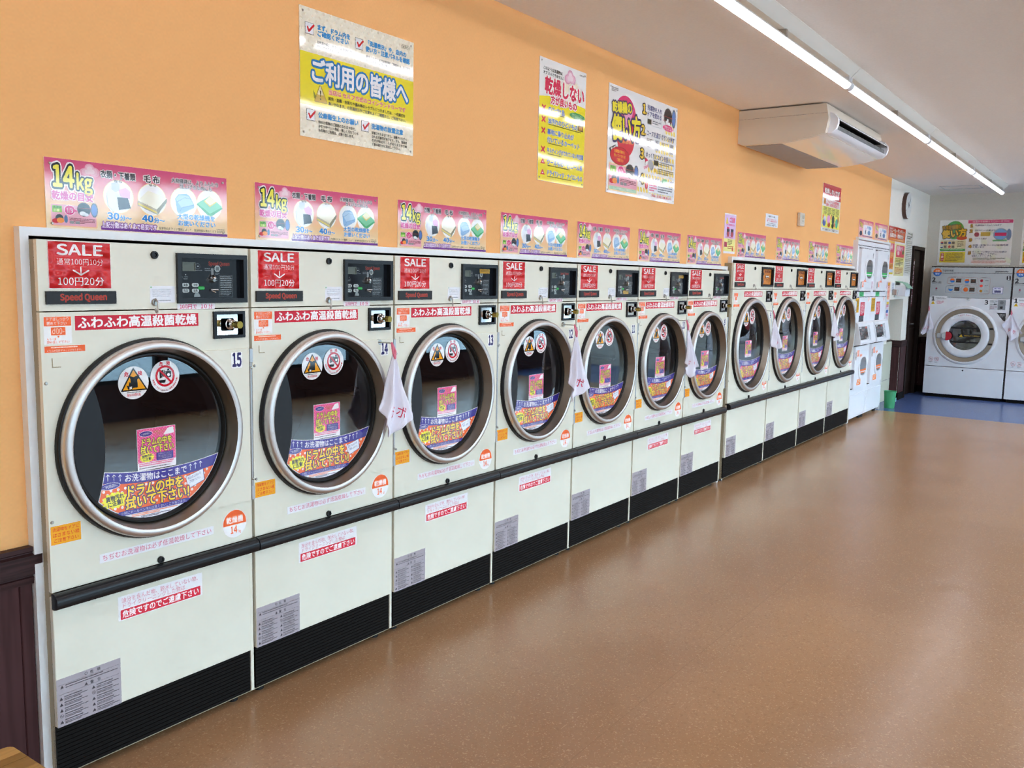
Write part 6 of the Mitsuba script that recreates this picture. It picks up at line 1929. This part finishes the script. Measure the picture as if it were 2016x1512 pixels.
for k, (x, w, zt, h, cols, lb) in enumerate(((11.40, 0.3, 1.745, 0.245, ("#ecb49a", "#c8705a", "#e88a7a", "#e0a23c"), "peach notice on the white wall, above the picture notices by the stacked machines"),
                                             (11.40, 0.3, 1.485, 0.255, ("#d9d3e0", "#c84a6a", "#3f62b0", "#e8c84a"), "colourful picture notice below the peach notice"),
                                             (11.40, 0.3, 1.225, 0.3, ("#dfe4f2", "#8d94a8", "#6d7488", "#9aa0b4"), "pale notice with black marks, lowest beside the stacked machines"))):
    p = Print(w, h, cols[0], 0.002)
    p.rect(0.02, 0.015, w - 0.04, h * 0.14, cols[3], 1)
    p.greek(0.03, h * 0.2, w - 0.06, h * 0.25, 3, cols[1], 1, k)
    p.rect(0.04, h * 0.5, w - 0.08, h * 0.16, cols[2], 1)
    p.greek(0.03, h * 0.7, w - 0.06, h * 0.25, 3, cols[1], 1, k + 9)
    wall_sign("small_notice", p, x, zt, lb, "poster", screws=False, bsdf="print_matte")
p = Print(0.16, 0.14, "#dadde6", 0.001)
p.greek(0.015, 0.015, 0.13, 0.11, 5, "#8a93a8", 1, 4)
wall_sign("memo_sheet", p, 11.79, 1.735, "small white memo on the wall left of the green-lidded box", "poster", screws=False, bsdf="print_matte")
t = nm("leaflet_box")
tag(t, "white leaflet box with raised pale green lid on the wall by the door", "box")
put(t + "__tray", mikit.ply(cat([bx(12.0, 12.3, -0.06, YW - 0.001, 1.545, 1.553), bx(12.0, 12.3, -0.06, -0.052, 1.545, 1.66), bx(12.0, 12.008, -0.06, YW - 0.001, 1.545, 1.7), bx(12.292, 12.3, -0.06, YW - 0.001, 1.545, 1.7), bx(12.008, 12.292, -0.045, 0.05, 1.553, 1.69, 0.004)]), "white_metal"))
put(t + "__lid", mikit.ply(extx(Polygon([(YW - 0.001, 1.752), (-0.02, 1.73), (-0.095, 1.655), (-0.099, 1.66), (-0.022, 1.737), (YW - 0.001, 1.76)]), 11.99, 12.31), "lid_green"))
mat("lid_green", prin("#8fb8a4", 0.45))
t = nm("soap_dispenser")
tag(t, "small steel soap dispenser on the wall left of the leaflet box", "dispenser")
put(t + "__body", mikit.ply(cat([bx(11.83, 11.9, 0.01, YW - 0.001, 1.56, 1.64, 0.006), cyl((11.865, 0.045, 1.53), (11.865, 0.045, 1.56), 0.012)]), "steel"))
t = nm("waste_bin")
tag(t, "small green plastic bin on the blue floor beside the stacked machines", "bin")
bp_ = [(0.0, 0.004), (0.0, 0.0), (0.064, 0.0), (0.066, 0.004), (0.079, 0.228), (0.086, 0.232), (0.086, 0.238), (0.077, 0.238), (0.074, 0.23), (0.063, 0.008), (0.0, 0.008)]
put(t + "__body", mikit.ply(vlathe(bp_, 40, 11.60, -0.04), "bin_green", smooth=35))
p = Print(0.05, 0.055, "#a8d8d0", 0.0008)
p.circ(0.025, 0.026, 0.018, "#5aa8c0", 1)
p.greek(0.01, 0.045, 0.03, 0.006, 1, "#3f7f9a", 1, 2)
put(t + "__label", p.ply("print_matte"), T().scale(S).translate([11.605, -0.115, 0.09]))

# ------------------------------------------------------------------ the wooden bench at the lower left
t = nm("bench")
tag(t, "light wooden slatted bench at the lower left corner of the picture", "bench")
bx1, by1, bz = -0.313, -0.383, 0.42
for i in range(5):
    y1 = by1 - 0.092 * i
    if i in (0, 4):
        sl = rrect(-1.5, bx1, y1 - 0.09, y1, 0.022)
        sl = sl.union(sbox(-1.5, y1 - 0.09, bx1, y1 - 0.045) if i == 0 else sbox(-1.5, y1 - 0.045, bx1, y1))
    else:
        sl = sbox(-1.5, y1 - 0.09, bx1, y1)
    m = trimesh.creation.extrude_polygon(sl, 0.035, engine="earcut")
    m.apply_translation([0, 0, bz - 0.035])
    put(t + "__slat" + (f"_{i:03d}" if i else ""), mikit.ply(m, "bench_wood"))
for i, (x, y) in enumerate(((-0.38, -0.45), (-0.38, -0.78), (-1.42, -0.45), (-1.42, -0.78))):
    put(t + "__leg" + (f"_{i:03d}" if i else ""), mikit.ply(bx(x - 0.025, x + 0.025, y - 0.025, y + 0.025, 0.0, bz - 0.035, 0.003), "bench_wood"))
put(t + "__rail", mikit.ply(cat([bx(-1.45, -0.35, y - 0.012, y + 0.012, bz - 0.095, bz - 0.0355, 0.002) for y in (-0.45, -0.78)]), "bench_wood"))
